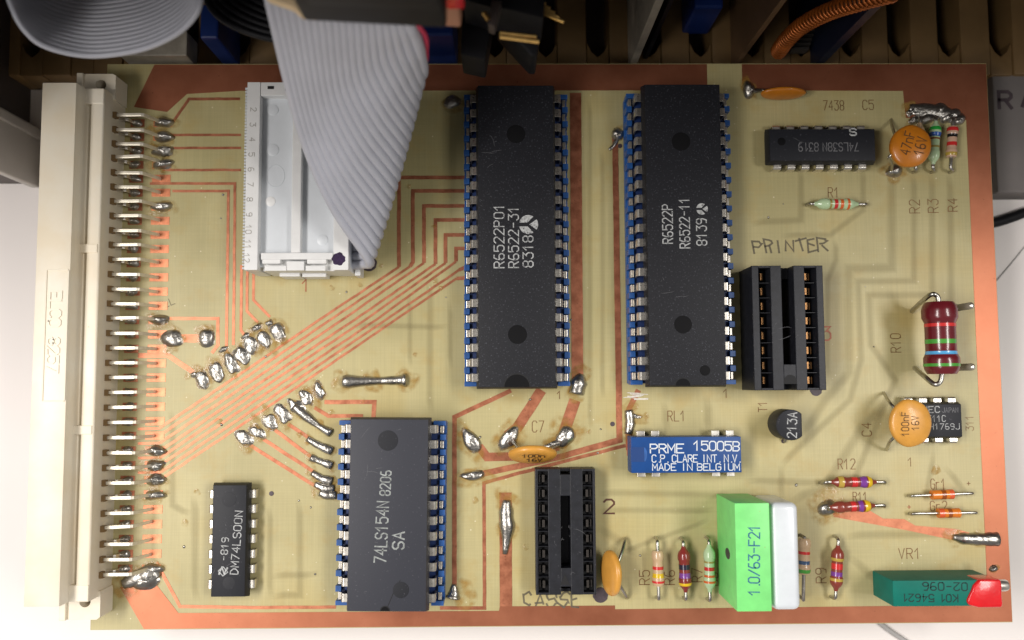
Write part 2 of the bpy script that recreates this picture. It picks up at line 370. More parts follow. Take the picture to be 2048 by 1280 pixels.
def obj(name, me, parent=None, loc=None, rotz=0.0):
    o = bpy.data.objects.new(name, me); C.objects.link(o)
    if parent is not None: o.parent = parent
    if loc is not None: o.location = loc
    if rotz: o.rotation_euler.z = rotz
    return o
def tag(o, label, cat, group=None, kind=None):
    o['label'] = label
    if cat: o['category'] = cat
    if group: o['group'] = group
    if kind: o['kind'] = kind
    return o
def thing(name, label, cat, loc=(0,0,0), rotz=0.0, group=None):
    o = bpy.data.objects.new(name, None); C.objects.link(o); o.empty_display_size = 2
    o.location = loc; o.rotation_euler.z = rotz
    return tag(o, label, cat, group)

def catmull(P, n=8):
    P = [Vector(p) for p in P]; Q = [P[0]*2-P[1]] + P + [P[-1]*2-P[-2]]; out = []
    for i in range(1, len(Q)-2):
        for k in range(n):
            t = k/n; a, b, c, d = Q[i-1], Q[i], Q[i+1], Q[i+2]
            out.append(0.5*((2*b) + (c-a)*t + (2*a-5*b+4*c-d)*t*t + (3*b-a-3*c+d)*t**3))
    out.append(P[-1]); return out
def rough_line(pts, step=1.3, amp=0.035):
    out = []
    for i in range(len(pts)-1):
        a, b = Vector(pts[i][:2]), Vector(pts[i+1][:2]); n = max(1, int((b-a).length/step))
        for k in range(n):
            p = a.lerp(b, k/n)
            if k: p += Vector((random.uniform(-amp, amp), random.uniform(-amp, amp)))
            out.append(p)
    out.append(Vector(pts[-1][:2])); return out

# ------------------------------------------------------------------ stroke lettering (4 x 6 grid)
G = {
'0':['10 01 05 16 36 45 41 30 10'],'1':['04 26 20'],'2':['05 16 36 45 44 00 40'],'3':['06 46 24 34 43 41 30 10 01'],
'4':['30 36 02 42'],'5':['46 06 03.5 14 34 43 41 30 10 01'],'6':['36 16 04 01 10 30 41 42 33 13 02'],'7':['06 46 10'],
'8':['13 04 05 16 36 45 44 33 13 02 01 10 30 41 42 33'],'9':['10 30 42 45 36 16 05 04 13 33 44'],
'A':['00 26 40','0.8,2 3.2,2'],'B':['00 06 36 45 44 33 03','33 42 41 30 00'],'C':['45 36 16 05 01 10 30 41'],'D':['00 06 26 44 42 20 00'],
'E':['46 06 00 40','03 33'],'F':['46 06 00','03 33'],'G':['45 36 16 05 01 10 30 41 43 23'],'H':['00 06','40 46','03 43'],'I':['20 26'],
'J':['46 41 30 10 01'],'K':['00 06','46 02','13 40'],'L':['06 00 40'],'M':['00 06 22 46 40'],'N':['00 06 40 46'],'O':['10 01 05 16 36 45 41 30 10'],
'P':['00 06 36 45 44 33 03'],'R':['00 06 36 45 44 33 03','23 40'],'S':['45 36 16 05 04 13 33 42 41 30 10 01'],'T':['06 46','26 20'],
'U':['06 01 10 30 41 46'],'V':['06 20 46'],'W':['06 10 24 30 46'],'X':['00 46','06 40'],'Y':['06 23 46','23 20'],'Z':['06 46 00 40'],
'-':['0.5,3 3.5,3'],'/':['00 46'],'.':['1.7,0 2.3,0'],',':['2,0.8 1.4,-1'],'+':['0.5,3 3.5,3','2,1.5 2,4.5'],'r':['00 04','03 14 34'],
'n':['00 04','03 14 34 43 40'],'<':['36 03 30'],
}
def glyph(ch):
    out = []
    for st in G.get(ch, []):
        pl = []
        for t in st.split():
            if ',' in t: a, b = t.split(','); pl.append((float(a), float(b)))
            else: pl.append((float(t[0]), float(t[1:])))
        out.append(pl)
    return out
def text_strokes(txt, h, aspect=0.62, gap=0.42):
    """polylines of a line of text, centred on the origin, cap height h"""
    sx = h*aspect/4; sy = h/6; adv = h*aspect*(1+gap); x = 0; out = []
    for ch in txt:
        for st in glyph(ch): out.append([(x + a*sx, b*sy) for a, b in st])
        x += adv*(0.6 if ch in '. ,' else 1)
    wdt = x - adv + h*aspect
    return [[(a - wdt/2, b - h/2) for a, b in st] for st in out], wdt
def text_mb(txt, h, sw, z, width=None, gap=0.42, aspect=0.62, slant=0.0, thick=0.0, wob=0.0):
    strokes, wd = text_strokes(txt, h, aspect, gap); mb = MB(); k = (width/wd) if width else 1.0
    for i, st in enumerate(strokes):
        st = [(a*k + slant*b + random.uniform(-wob, wob), b + random.uniform(-wob, wob)) for a, b in st]
        # extend the ends by half the stroke so corners close
        a, b = Vector(st[0]), Vector(st[1]); st[0] = tuple(a - (b-a).normalized()*sw*0.35)
        a, b = Vector(st[-1]), Vector(st[-2]); st[-1] = tuple(a - (b-a).normalized()*sw*0.35)
        mb.strip(st, sw, z, z + thick + 0.003*(i % 6), walls=thick > 0)
    return mb
def lettering(txt, pos, h, sw, m, parent, rot=0.0, origin=(0,0,0), name='lettering', **kw):
    """text lying flat at pos (world) under a thing at origin (unrotated)"""
    mb = text_mb(txt, h, sw, 0.0, **kw); mb.shift(pos[0]-origin[0], pos[1]-origin[1], pos[2]-origin[2], rot)
    return mb.build(name, m, parent)
R90 = math.pi/2

# ------------------------------------------------------------------ setting: table, card cage
TZ = -17.0
t = MB(); t.box(-700, 900, -700, 900, TZ-20, TZ); tb = t.build('table', 'table_white'); tag(tb, 'white matte table top under the circuit board', 'table', kind='structure')

# ------------------------------------------------------------------ circuit board
board = thing('circuit_board', 'yellowish translucent circuit board with copper tracks and copper rim', 'circuit board')
lam = MB(); lam.box(0, 160, 0, 100, -1.6, 0); lam.build('laminate', 'laminate', board, bevel=0.08)
for i, (x, y) in enumerate(((8, 4), (152, 3), (150, 96), (20, 96))):
    m = MB(); m.lathe([(0, 2.2), (-TZ-1.6, 2.2)], (x, y, TZ), (0, 0, 1), 16); m.build('standoff', 'aluminium', board)

zc = [0]
def ztop():
    zc[0] = (zc[0]+1) % 9
    return 0.045 + 0.004*zc[0]
def trace(px, w, m='copper', name='trace', amp=0.03):
    pts = [W(p[0], p[1]) for p in px]
    mb = MB(); mb.strip(rough_line(pts, amp=amp), w, -0.05, ztop()); return mb.build(name, m, board)
def pour(px, m='copper_rim', name='copper_pour', mm=False):
    pts = [(p[0], p[1]) if mm else tuple(W(p[0], p[1]))[:2] for p in px]
    mb = MB(); mb.prism(pts, -0.05, ztop()); return mb.build(name, m, board)

# rim
XR = 155.8
yb = W(700, 1224).y; yt = W(1100, 181).y
pour([(XR, 0.15), (159.9, 0.15), (159.9, 99.85), (XR, 99.85)], mm=True, name='copper_rim')
xg0, xg1 = W(1414, 150).x, W(1484, 150).x
a = W(1806, 182); b_ = W(1806, 236)
pour([(xg1, 99.85), (XR-0.01, 99.85), (XR-0.01, W(1900, 240).y), (a.x+0.3, b_.y), (a.x, a.y), (xg1, yt)], mm=True, name='copper_rim')
pl = [tuple(W(*p))[:2] for p in ((268, 214), (334, 224), (374, 188))]
pour([(W(309, 130).x, 99.85)] + pl + [(W(480, 183).x, yt), (xg0, yt), (xg0, 99.85)], mm=True, name='copper_rim')
pl = [tuple(W(*p))[:2] for p in ((240, 1174), (312, 1168), (357, 1226))]
x1 = W(1230, 1220).x
pour([(W(288, 1260).x, 0.15)] + pl + [(W(998, 1225).x, yb), (W(1000, 1216).x, yb+0.75), (x1, yb+0.75), (x1, yb+0.1), (XR-0.01, yb+0.35), (XR-0.01, 0.15)], mm=True, name='copper_rim')

# bus of eight tracks from the big chip to the edge connector
heads = [[(930,355),(798,355),(798,534)], [(930,382),(826,382),(826,524),(820,533)], [(930,412),(848,412),(848,526)], [(930,440),(871,440),(871,528)],
         [(930,470),(891,470),(891,526)], [(930,497),(912,497),(912,523)], [(930,535),(918,540)], [(930,556),(913,557)]]
mids = [(638,640),(660,640),(684,640),(709,640),(730,640),(752,640),(771,640),(790,640)]
lows = [(512,727),(512,741),(512,756),(512,771),(512,785),(512,800),(512,815),(512,830)]
ends = [[(318,857),(276,858)], [(322,869),(300,875)], [(320,886),(276,887)], [(325,899),(300,903)], [(322,915),(276,916)], [(325,927),(300,932)], [(322,944),(276,945)], [(322,958),(300,962)]]
for hd, md, lw, en in zip(heads, mids, lows, ends):
    trace(hd, 0.66); trace([hd[-1], md, lw, en[0]], 0.44, amp=0.035); trace(en, 0.45)
for pts, w in [([(330,270),(482,270)],.45), ([(340,296),(482,296)],.45), ([(325,340),(482,340)],.45), ([(300,367),(470,367),(467,690)],.48),
               ([(345,382),(457,382),(453,706)],.48), ([(483,530),(482,660),(492,675)],.48), ([(495,530),(494,622),(516,645)],.48), ([(507,530),(507,600),(540,634)],.48),
               ([(310,637),(436,637),(436,690),(424,706)],.55), ([(276,711),(335,710),(388,745)],.85), ([(340,677),(418,677)],1.4),
               ([(480,198),(378,198),(345,246)],.5),
               ([(649,804),(749,804),(747,838)],.75), ([(629,815),(657,832),(726,832)],.65), ([(576,848),(622,878)],.62), ([(550,860),(628,918)],.62), ([(526,878),(630,945)],.62), ([(500,890),(640,978)],.62),
               ([(313,1124),(360,1213),(520,1215),(672,1214)],.55), ([(880,1216),(969,1216),(968,966),(1024,950),(1251,891)],[.6]*5),
               ([(1022,781),(909,834),(909,1172)],.78), ([(1083,780),(1034,856),(1014,872)],1.85), ([(1150,800),(1127,868)],2.0),
               ([(1151,186),(1155,760)],2.05), ([(1230,270),(1239,880),(1115,915),(945,952)],1.05),
               ([(958,893),(974,914),(1030,913),(1118,892)],1.5), ([(1011,985),(1012,1228)],2.15),
               ([(1277,780),(1258,818),(1257,845)],.95), ([(1257,862),(1258,900)],1.1)]:
    wv = w[0] if isinstance(w, list) else w
    trace(pts, wv)
pour([(1662,1020),(1741,1022),(1766,1037),(1808,1038),(1830,1051),(1913,1058),(1962,1072),(1906,1080),(1811,1060),(1668,1034)], 'copper', 'copper_pour')
m = MB(); c0 = W(1259, 893, 0); m.prism([(c0.x-0.5, c0.y-1.6), (c0.x+0.7, c0.y-1.8), (c0.x+0.8, c0.y+1.2), (c0.x-0.5, c0.y+1.4)], -0.05, 0.14); m.build('trace', 'copper_pad', board)
# white scrape marks by the cut track
for k in range(9):
    p = W(1276+random.uniform(-14, 8), 792+k*1.6-6, 0); a_ = random.uniform(-0.2, 0.15); l_ = random.uniform(.8, 1.5)
    m = MB(); m.strip([(p.x-l_*math.cos(a_), p.y-l_*math.sin(a_)), (p.x+l_*math.cos(a_), p.y+l_*math.sin(a_))], random.uniform(.08, .2), -0.02, 0.085+0.003*k); m.build('scrape_mark', 'scrape_white', board)

# copper on the underside, showing softly through the laminate
def ghost(px, w):
    pts = [W(p[0], p[1]) for p in px]; d0 = (pts[1]-pts[0]).normalized(); d1 = (pts[-2]-pts[-1]).normalized()
    pts = [pts[0], pts[0]+d0*min(2.5, (pts[1]-pts[0]).length*.4)] + pts[1:-1] + [pts[-1]+d1*min(2.5, (pts[-2]-pts[-1]).length*.4), pts[-1]]
    mb = MB(); z = 0.012 + 0.0015*(len(ghosts) % 12)
    prof = [(-1.35, 0), (-0.35, 1), (0.35, 1), (1.35, 0)]; rows = []
    for f, s in prof:
        A, B = offs(pts, w*abs(f)*1.5); rows.append((A if f > 0 else B, s))
    n = len(pts)
    for i in range(n-1):
        for k in range(3):
            mb.add([(*rows[k][0][i], z), (*rows[k+1][0][i], z), (*rows[k+1][0][i+1], z), (*rows[k][0][i+1], z)], [(0, 1, 2, 3)])
    me = mb.mesh('underside_trace', 'underside_trace')
    at = me.attributes.new('soft', 'FLOAT', 'POINT'); vals = []
    for i in range(n-1):
        e0, e1 = float(i > 0), float(i < n-2)
        for k in range(3): vals += [rows[k][1]*e0, rows[k+1][1]*e0, rows[k+1][1]*e1, rows[k][1]*e1]
    at.data.foreach_set('value', vals)
    o = obj('underside_trace', me, board); ghosts.append(o); return o
ghosts = []
for pts, w in [([(1784,345),(1784,536),(1698,537),(1698,745),(1650,800),(1600,880)],1.1), ([(1828,345),(1828,562),(1716,563),(1722,720),(1700,800),(1560,930)],.8),
               ([(1864,345),(1864,590),(1738,590),(1742,690),(1790,760),(1700,980)],.8), ([(1900,345),(1902,600),(1850,640)],.9), ([(1602,330),(1602,440),(1500,445)],.8),
               ([(1726,330),(1726,420),(1660,470),(1560,470)],.7), ([(1672,480),(1672,520),(1655,560),(1655,760)],.7),
               ([(1580,1000),(1650,975),(1720,860),(1780,800)],1.1), ([(1700,1110),(1760,1170)],1.0), ([(1690,1080),(1640,1150)],.9), ([(1690,1070),(1900,1068)],.9), ([(1935,1120),(1936,1160)],1.2),
               ([(1890,930),(1940,1000)],.8), ([(1850,1000),(1870,900)],.7), ([(1195,1050),(1280,1115)],1.0), ([(1195,985),(1460,990)],.8), ([(1195,1020),(1430,1022)],.7),
               ([(1490,960),(1700,968)],.8), ([(1240,1105),(1420,1040)],.6), ([(1330,800),(1333,870)],.9), ([(1416,790),(1416,870)],1.0),
               ([(540,1150),(640,1150)],.8), ([(540,1010),(540,1200)],.7), ([(600,1000),(600,1190),(545,1190)],.8), ([(390,990),(390,1205)],.9), ([(345,820),(345,1010),(380,1030)],.8),
               ([(700,650),(900,655)],.7), ([(860,560),(860,830)],.8), ([(820,590),(820,740)],.6), ([(900,600),(900,740)],.6),
               ([(1180,200),(1180,860)],.6), ([(1205,300),(1205,800)],.6), 
               ([(1565,930),(1560,1000)],.8)]:
    ghost(pts, w)

# lettering etched in the copper side
def etched(txt, px, hpx, rot=0.0, sw=.13, m='etched', wpx=None, **kw):
    p = W(px[0], px[1]); h = hpx/11.3
    return lettering(txt, (p.x, p.y, 0.05), h, sw, m, board, rot, width=(wpx/11.3 if wpx else None), **kw)
etched('7438', (1667,211), 20, wpx=42); etched('C5', (1736,210), 20, wpx=22); etched('R1', (1667,385), 20, wpx=22)
etched('R2', (1829,413), 21, R90, wpx=27); etched('R3', (1866,412), 21, R90, wpx=27); etched('R4', (1905,410), 19, R90, wpx=26, sw=.15)
etched('C7', (1076,853), 22, wpx=23); etched('RL1', (1353,832), 20, wpx=35); etched('T1', (1525,813), 17, R90, wpx=21)
etched('R10', (1791,686), 20, R90, wpx=37); etched('C4', (1733,859), 19, R90, wpx=26); etched('R12', (1693,928), 20, wpx=34)
etched('R11', (1720,993), 17, wpx=28); etched('Gr1', (1876,968), 20, wpx=29); etched('Gr2', (1877,1012), 19, wpx=33); etched('VR1', (1819,1107), 20, wpx=43)
etched('R5', (1289,1155), 20, R90, wpx=27); etched('R6', (1339,1155), 20, R90, wpx=27); etched('R7', (1394,1150), 20, R90, wpx=26); etched('R8', (1436,1158), 18, R90, wpx=24)
etched('R9', (1642,1151), 20, R90, wpx=28); etched('311', (1939,846), 15, R90, wpx=30, sw=.1); etched('1', (1452,787), 17); etched('1', (1119,790), 15)
etched('2', (1218,1013), 27, sw=.33, m='etched_bold', wpx=20); etched('3', (1652,667), 27, sw=.30, m='etched_red', wpx=18); etched('1', (1821,924), 17, sw=.1)
etched('+', (1818,1014), 13, m='etched_red'); etched('+', (1937,967), 13); etched('1', (612,571), 24, sw=.2, m='etched_red'); etched('15', (1570,620), 12, R90, m='etched_red')
# pen
etched('PRINTER', (1580,491), 24, 0.03, sw=.34, m='marker', wpx=148, wob=0.30); etched('CASSE', (1103,1199), 24, -0.02, sw=.33, m='marker', wpx=112, wob=0.32)
etched('LL', (338,605), 14, 0.4, sw=.12, m='marker'); etched('0', (340,409), 10, 0.4, sw=.12, m='marker')
for (x, y, r) in ((738,527,16), (1201,1190,15), (1632,780,12)):
    p = W(x, y); m = MB(); m.prism([(p.x + r/11.3*math.cos(k*.2618)*(1+.05*math.sin(k*2.1)), p.y + r/11.3*math.sin(k*.2618)) for k in range(24)], 0.0, 0.06); m.build('ink_dot', 'marker_dot', board)

# solder joints and the flux round them
fl = [0]
def flux(px, r, ry=None, rot=0.0):
    fl[0] += 1; p = W(*px); obj('flux_residue', flux_mesh(p.x, p.y, r/11.3, (ry or r)/11.3, rot, fl[0]*1.37), board)
sd = [0]
def joint(px, rx, ry, h, rot=0.0, fx=1.0, rough=0.22):
    """rx, ry in photograph pixels; rot anticlockwise"""
    sd[0] += 1; p = W(*px); m = MB(); m.blob((p.x, p.y, 0.0), rx/11.3, ry/11.3, h, rot, sd[0], rough, 20, 7); o = m.build('solder_joint', 'solder', board, smooth=180)
    if fx: flux((px[0]+random.uniform(-5, 5), px[1]+random.uniform(-4, 6)), rx*1.22*fx, ry*1.25*fx, rot)
    return o
def bridge(px, r, h, fx=0.0):
    """solder drawn out along a line: px = [(x, y)], r = radii in pixels"""
    pts = [W(*p) for p in px]; rr = [v/11.3 for v in r]; sd[0] += 1
    m = MB(); P = catmull([Vector((p.x, p.y, 0.12)) for p in pts], 5); n = len(P); seg = 12; rad = []
    for i in range(n):
        t = i/(n-1)*(len(rr)-1); k = min(int(t), len(rr)-2); rad.append(rr[k] + (rr[k+1]-rr[k])*(t-k))
    rad = [q*(1 + .18*noise.noise(Vector((i*.6, sd[0]*2.3, 0)))) for i, q in enumerate(rad)]
    s0 = len(m.v); m.tube(P, rad, seg); m.v[s0:] = [(x, y, max(-0.05, z*h)) for x, y, z in m.v[s0:]]
    m.build('solder_joint', 'solder', board, smooth=180)
    if fx:
        for q in px[::2]: flux(q, max(r)*fx)
for i, p in enumerate(((405,760),(434,744),(462,728),(482,710),(503,692),(527,677),(556,662))):
    joint(p, 13, 19 + (i % 3), 0.45, math.radians(22+i*3), 1.0, .3)
for p, rx, ry in (((492,672),9,6), ((514,655),12,7), ((540,646),9,7), ((447,700),8,6), ((390,748),9,6)):
    joint(p, rx, ry, .4, .5, 1.2, .4)
for i, p in enumerate(((489,876),(515,864),(540,845),(566,829),(592,814),(613,797),(638,781))):
    joint(p, 12, 18, 0.42, math.radians(28+i*2), 1.0, .38)
joint((344,677), 20, 17, .8, 0, 1.0); joint((413,674), 15, 16, .7, .2, 1.0)
bridge([(686,762),(700,763),(745,762),(790,761),(812,760)], [12,14,8,9,14], 1.0, 1.45)
bridge([(588,812),(612,832),(638,852),(662,866)], [8,10,6,9], .9, 1.0)
bridge([(615,877),(637,890),(664,902)], [6,8,9], .8, 1.1); bridge([(622,915),(642,923),(664,931)], [7,7,9], .8, 1.1)
bridge([(624,945),(645,957),(664,962)], [6,8,9], .8, 1.1); bridge([(630,968),(650,976),(668,976)], [6,9,8], .8, 1.2); bridge([(640,985),(655,990),(672,990)], [8,10,8], .8, 1.2)
# around the power tracks
bridge([(1163,748),(1158,762),(1152,788)], [5,15,14], .8, 1.1)
joint((941,880), 14, 25, .8, math.radians(35), 1.15); joint((1018,876), 15, 25, .8, math.radians(-35), 1.2); joint((1129,873), 17, 22, .8, math.radians(-25), 1.3); joint((1110,889), 20, 8, .5, .3, 1.0)
joint((947,951), 24, 10, .7, 0.05, 1.3); bridge([(1013,1000),(1012,1030),(1014,1060),(1010,1108)], [8,14,13,5], .8, 1.4)
bridge([(1257,820),(1260,845),(1256,868)], [8,10,8], .8, 1.4); joint((1272,833), 12, 5, .3, -.2, 1.5, .5)
bridge([(908,1168),(908,1185),(906,1196)], [4,9,14], .8, 0); flux((930,1190), 18, 24)
joint((1235,270), 12, 12, .9, 0, .8); bridge([(1236,272),(1228,290),(1218,300)], [5,4,3], .9)
joint((1497,180), 11, 18, 1.0, .2, 1.0); bridge([(1497,184),(1512,182),(1526,180)], [6,5,3], 1.0)
joint((905,204), 16, 12, .7, .2, 1.0)
bridge([(1818,216),(1850,220),(1885,226),(1922,238)], [9,14,15,12], .45, .9); joint((1845,226), 20, 12, .55, -.2, 0, .5); joint((1878,224), 17, 13, .65, .3, 0, .5); joint((1906,232), 18, 13, .6, -.3, 0, .5); joint((1822,224), 11, 9, .5, .3, .8, .5); joint((1830,240), 14, 8, .8, .4, .8); joint((1855,238), 16, 9, .9, .3, 0); joint((1893,236), 14, 9, .9, .4, 0); joint((1915,240), 14, 11, .9, .5, 0)
joint((1787,342), 16, 13, 1.1, .3, 1.3); joint((1655,1016), 17, 14, 1.1, .1, 1.7)
bridge([(1905,1074),(1930,1077),(1960,1078),(1994,1078)], [6,12,12,14], .9, 1.1); joint((1986,1137), 9, 6, .7, .4, .8)
# big joint where the last contact meets the rim
bridge([(248,1168),(270,1158),(300,1148),(312,1160)], [10,15,20,14], .7, 1.2); joint((290,1160), 26, 16, 1.0, .1, 0)
rs = random.Random(21)
for k in range(46):
    x, y = rs.uniform(12, 154), rs.uniform(6, 92); r_ = rs.uniform(.10, .24); m = MB(); m.blob((x, y, 0.03), r_, r_*rs.uniform(.7, 1.3), r_*.8, 0, k*1.9, .3, 8, 3); m.build('solder_splash', 'solder', board, smooth=180)
# drops of flux on their own, holes and small blobs
for p, r in (((664,576),5),((721,570),4),((762,532),4),((882,576),4),((872,562),5),((725,800),5),((663,825),5),((437,842),6),((1292,831),5),((1178,864),4),((1052,1094),5),((1873,940),8),((395,985),5),((371,1047),6),((817,372),4),((868,456),5),((950,1000),5),((600,870),5),((830,709),4)):
    flux(p, r)
for (x, y) in ((543,987),(1225,848),(1240,292),(1567,882)):
    p = W(x, y); m = MB(); m.lathe([(0, .42), (.05, .42), (.07, .30)], (p.x, p.y, 0.01), (0,0,1), 14); m.build('via_hole', 'marker_dot', board)

# ------------------------------------------------------------------ chips and sockets
def local(th, px, py, z):
    p = W(px, py, z) - Vector(th.location); a = -th.rotation_euler.z
    return Vector((p.x*math.cos(a) - p.y*math.sin(a), p.x*math.sin(a) + p.y*math.cos(a), z))
def mark(th, txt, px, z, hpx, rot, m, sw, wpx=None, name='lettering', sc=11.95, **kw):
    p = local(th, px[0], px[1], z); mb = text_mb(txt, hpx/sc, sw, 0, width=wpx/sc if wpx else None, **kw)
    mb.shift(p.x, p.y, z + 0.02, rot); return mb.build(name, m, th)
PIN = {}
def chip_pin(row, bw, zs, zd, wide):
    k = (row, bw, zs, zd, wide)
    if k not in PIN:
        m = MB(); h = row/2
        prof = [(bw/2-.25, zs+.13), (h-.1, zs+.13), (h+.2, zs-.1), (h+.28, zs-.6), (h+.22, zd), (h-.03, zd), (h+.02, zs-.55), (h-.12, zs-.13), (bw/2-.25, zs-.13)]
        m.extrude_y(prof, -wide/2, wide/2); PIN[k] = m.mesh('pin', 'tin', bevel=0.05)
    return PIN[k]
def dip(label, c, n, row, bw, bl, z0, z1, body='chip_black', rot=0.0, zd=None, group=None, wide=1.38, pitch=2.54, skip=()):
    t = thing('chip', label, 'chip', (c[0], c[1], 0), rot, group)
    zm = z0 + (z1-z0)*0.47; i1 = .42; m = MB()
    B = (-bw/2, bw/2, -bl/2, bl/2); T = (-bw/2+i1, bw/2-i1, -bl/2+.3, bl/2-.3)
    m.taper(T, B, z0, zm-.02); m.taper(B, T, zm, z1)
    m.build('body', body, t, bevel=0.09, smooth=35)
    me = chip_pin(row, bw, zm, z0-.6 if zd is None else zd, wide); half = n//2
    for k in range(half):
        y = (k-(half-1)/2)*pitch
        if k in skip: continue
        obj('pin', me, t, (0, y, 0)); obj('pin', me, t, (0, y, 0), math.pi)
    return t
def dimple(t, px, z, r, name='dimple', m='chip_recess_shade'):  # flat disc, not sunk; recess shade comes from its dark colour
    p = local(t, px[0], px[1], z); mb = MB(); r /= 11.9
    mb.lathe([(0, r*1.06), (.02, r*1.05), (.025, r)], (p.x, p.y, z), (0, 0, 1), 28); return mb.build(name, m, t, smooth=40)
def notch(t, px, z, r, a0=0.0, m='chip_recess_shade'):  # filled half disc; the notch's shade is painted by its dark colour
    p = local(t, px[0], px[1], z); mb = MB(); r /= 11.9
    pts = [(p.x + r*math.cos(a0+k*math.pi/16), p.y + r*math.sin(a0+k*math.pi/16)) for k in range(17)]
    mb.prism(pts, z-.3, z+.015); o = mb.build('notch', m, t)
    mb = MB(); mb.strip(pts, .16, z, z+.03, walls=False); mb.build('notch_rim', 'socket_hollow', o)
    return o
def scratches(t, z, boxpx, n, seed):
    rnd = random.Random(seed); cxp, cyp = rnd.uniform(boxpx[0], boxpx[2]), rnd.uniform(boxpx[1], boxpx[3]); base = rnd.uniform(0, 6.28)
    for k in range(max(2, n//2)):
        if rnd.random() < .65: x, y = rnd.gauss(cxp, 16), rnd.gauss(cyp, 22)
        else: x, y = rnd.uniform(boxpx[0], boxpx[2]), rnd.uniform(boxpx[1], boxpx[3])
        x = min(max(x, boxpx[0]), boxpx[2]); y = min(max(y, boxpx[1]), boxpx[3]); p = local(t, x, y, z)
        a = base + rnd.gauss(0, .7); l = rnd.choice((.3, .4, .5, .6, 1.2, 2.4)); pts = [(p.x, p.y)]
        for q in range(4): a += rnd.uniform(-.35, .35); pts.append((pts[-1][0]+l/4*math.cos(a), pts[-1][1]+l/4*math.sin(a)))
        mb = MB(); mb.strip(pts, [.01, .05, .035, .045, .01], z, z+.012, walls=False); mb.build('scratch', 'scratch', t)
def blue_socket(label, c, n, rot=0.0):
    t = thing('chip_socket', label, 'chip socket', (c[0], c[1], 0), rot, 'blue chip sockets'); half = n//2; Lh = half*2.54/2
    m = MB()
    for s in (-1, 1): m.box(s*6.2, s*8.15, -Lh, Lh, 0.3, 3.5)
    for s in (-1, 1): m.box(-6.3, 6.3, s*(Lh-3.2), s*(Lh-.9), .3, 2.4)
    m.build('rail', 'socket_deep_blue', t, bevel=.05)
    m = MB()
    for s in (-1, 1):
        m.box(s*8.16, s*9.14, -Lh, Lh, .2, 1.6)
        m.box(s*7.0, s*9.1, Lh-.55, Lh+.22, 1.61, 4.3); m.box(s*7.0, s*9.1, -Lh-.22, -Lh+.55, 1.61, 4.3)
    m.build('frame', 'socket_blue', t, bevel=.05)
    m = MB(); m.box(8.17, 9.14, -.50, .50, 1.61, 4.35); tooth = m.mesh('tooth', 'socket_blue', bevel=.06)
    m = MB(); m.box(8.2, 8.72, -.62, .62, 1.0, 3.95); contact = m.mesh('contact', 'tin', bevel=.05)
    for k in range(half):
        y = (k-(half-1)/2)*2.54
        for r in (0.0, math.pi):
            obj('contact', contact, t, (0, y, 0), r)
            if k: obj('tooth', tooth, t, (0, y-1.27, 0), r)
    return t
def fan_logo(t, px, z, r, m='chip_ink'):
    p = local(t, px[0], px[1], z); r /= 11.9
    for i, (a0, a1) in enumerate(((-35, 35), (55, 172), (188, 305))):
        mid = math.radians((a0+a1)/2); off = r*.08; pts = [(0, 0)]
        pts += [(r*math.cos(math.radians(a0+(a1-a0)*k/10)), r*math.sin(math.radians(a0+(a1-a0)*k/10))) for k in range(11)]
        if i: pts[0] = (r*.16*math.cos(mid), r*.16*math.sin(mid))
        mb = MB(); mb.prism([(p.x+x+off*math.cos(mid), p.y+y+off*math.sin(mid)) for x, y in pts], z+.015, z+.03); mb.build('logo', m, t)

# two forty-pin chips
s1 = blue_socket('blue socket under the wide chip with the larger white fan logo', (73.75, 67.15), 40)
u1 = dip('wide black forty-pin chip marked R6522P01 with large fan logo', (73.65, 67.15), 40, 15.24, 13.7, 52.1, 4.6, 8.5, zd=3.7, group='forty-pin chips')
for tx, x, y, w in (('R6522P01', 998, 472, 129), ('R6522-31', 1027, 474, 124), ('8318', 1056, 503, 63)): mark(u1, tx, (x, y), 8.5, 20, R90, 'chip_ink', .19, w)
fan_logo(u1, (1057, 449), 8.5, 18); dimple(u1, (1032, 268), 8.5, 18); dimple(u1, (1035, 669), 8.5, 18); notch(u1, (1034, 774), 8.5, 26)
scratches(u1, 8.5, (965, 220, 1100, 345), 16, 3); scratches(u1, 8.5, (965, 350, 1100, 740), 9, 31)
s2 = blue_socket('blue socket under the wide chip with the small white fan logo', (102.35, 67.3), 40)
u2 = dip('wide black forty-pin chip marked R6522P 8139 with small fan logo', (102.25, 67.3), 40, 15.24, 13.7, 52.1, 4.6, 8.5, zd=3.7, group='forty-pin chips')
for tx, x, y, w in (('R6522P', 1335, 448, 79), ('R6522-11', 1369, 446, 102), ('8139', 1403, 464, 54)): mark(u2, tx, (x, y), 8.5, 20, R90, 'chip_ink', .19, w)
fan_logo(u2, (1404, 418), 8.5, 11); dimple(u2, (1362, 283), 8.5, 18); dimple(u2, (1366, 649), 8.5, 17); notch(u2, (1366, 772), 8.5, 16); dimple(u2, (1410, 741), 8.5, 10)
scratches(u2, 8.5, (1300, 180, 1420, 330), 12, 5); scratches(u2, 8.5, (1300, 340, 1420, 740), 8, 51)
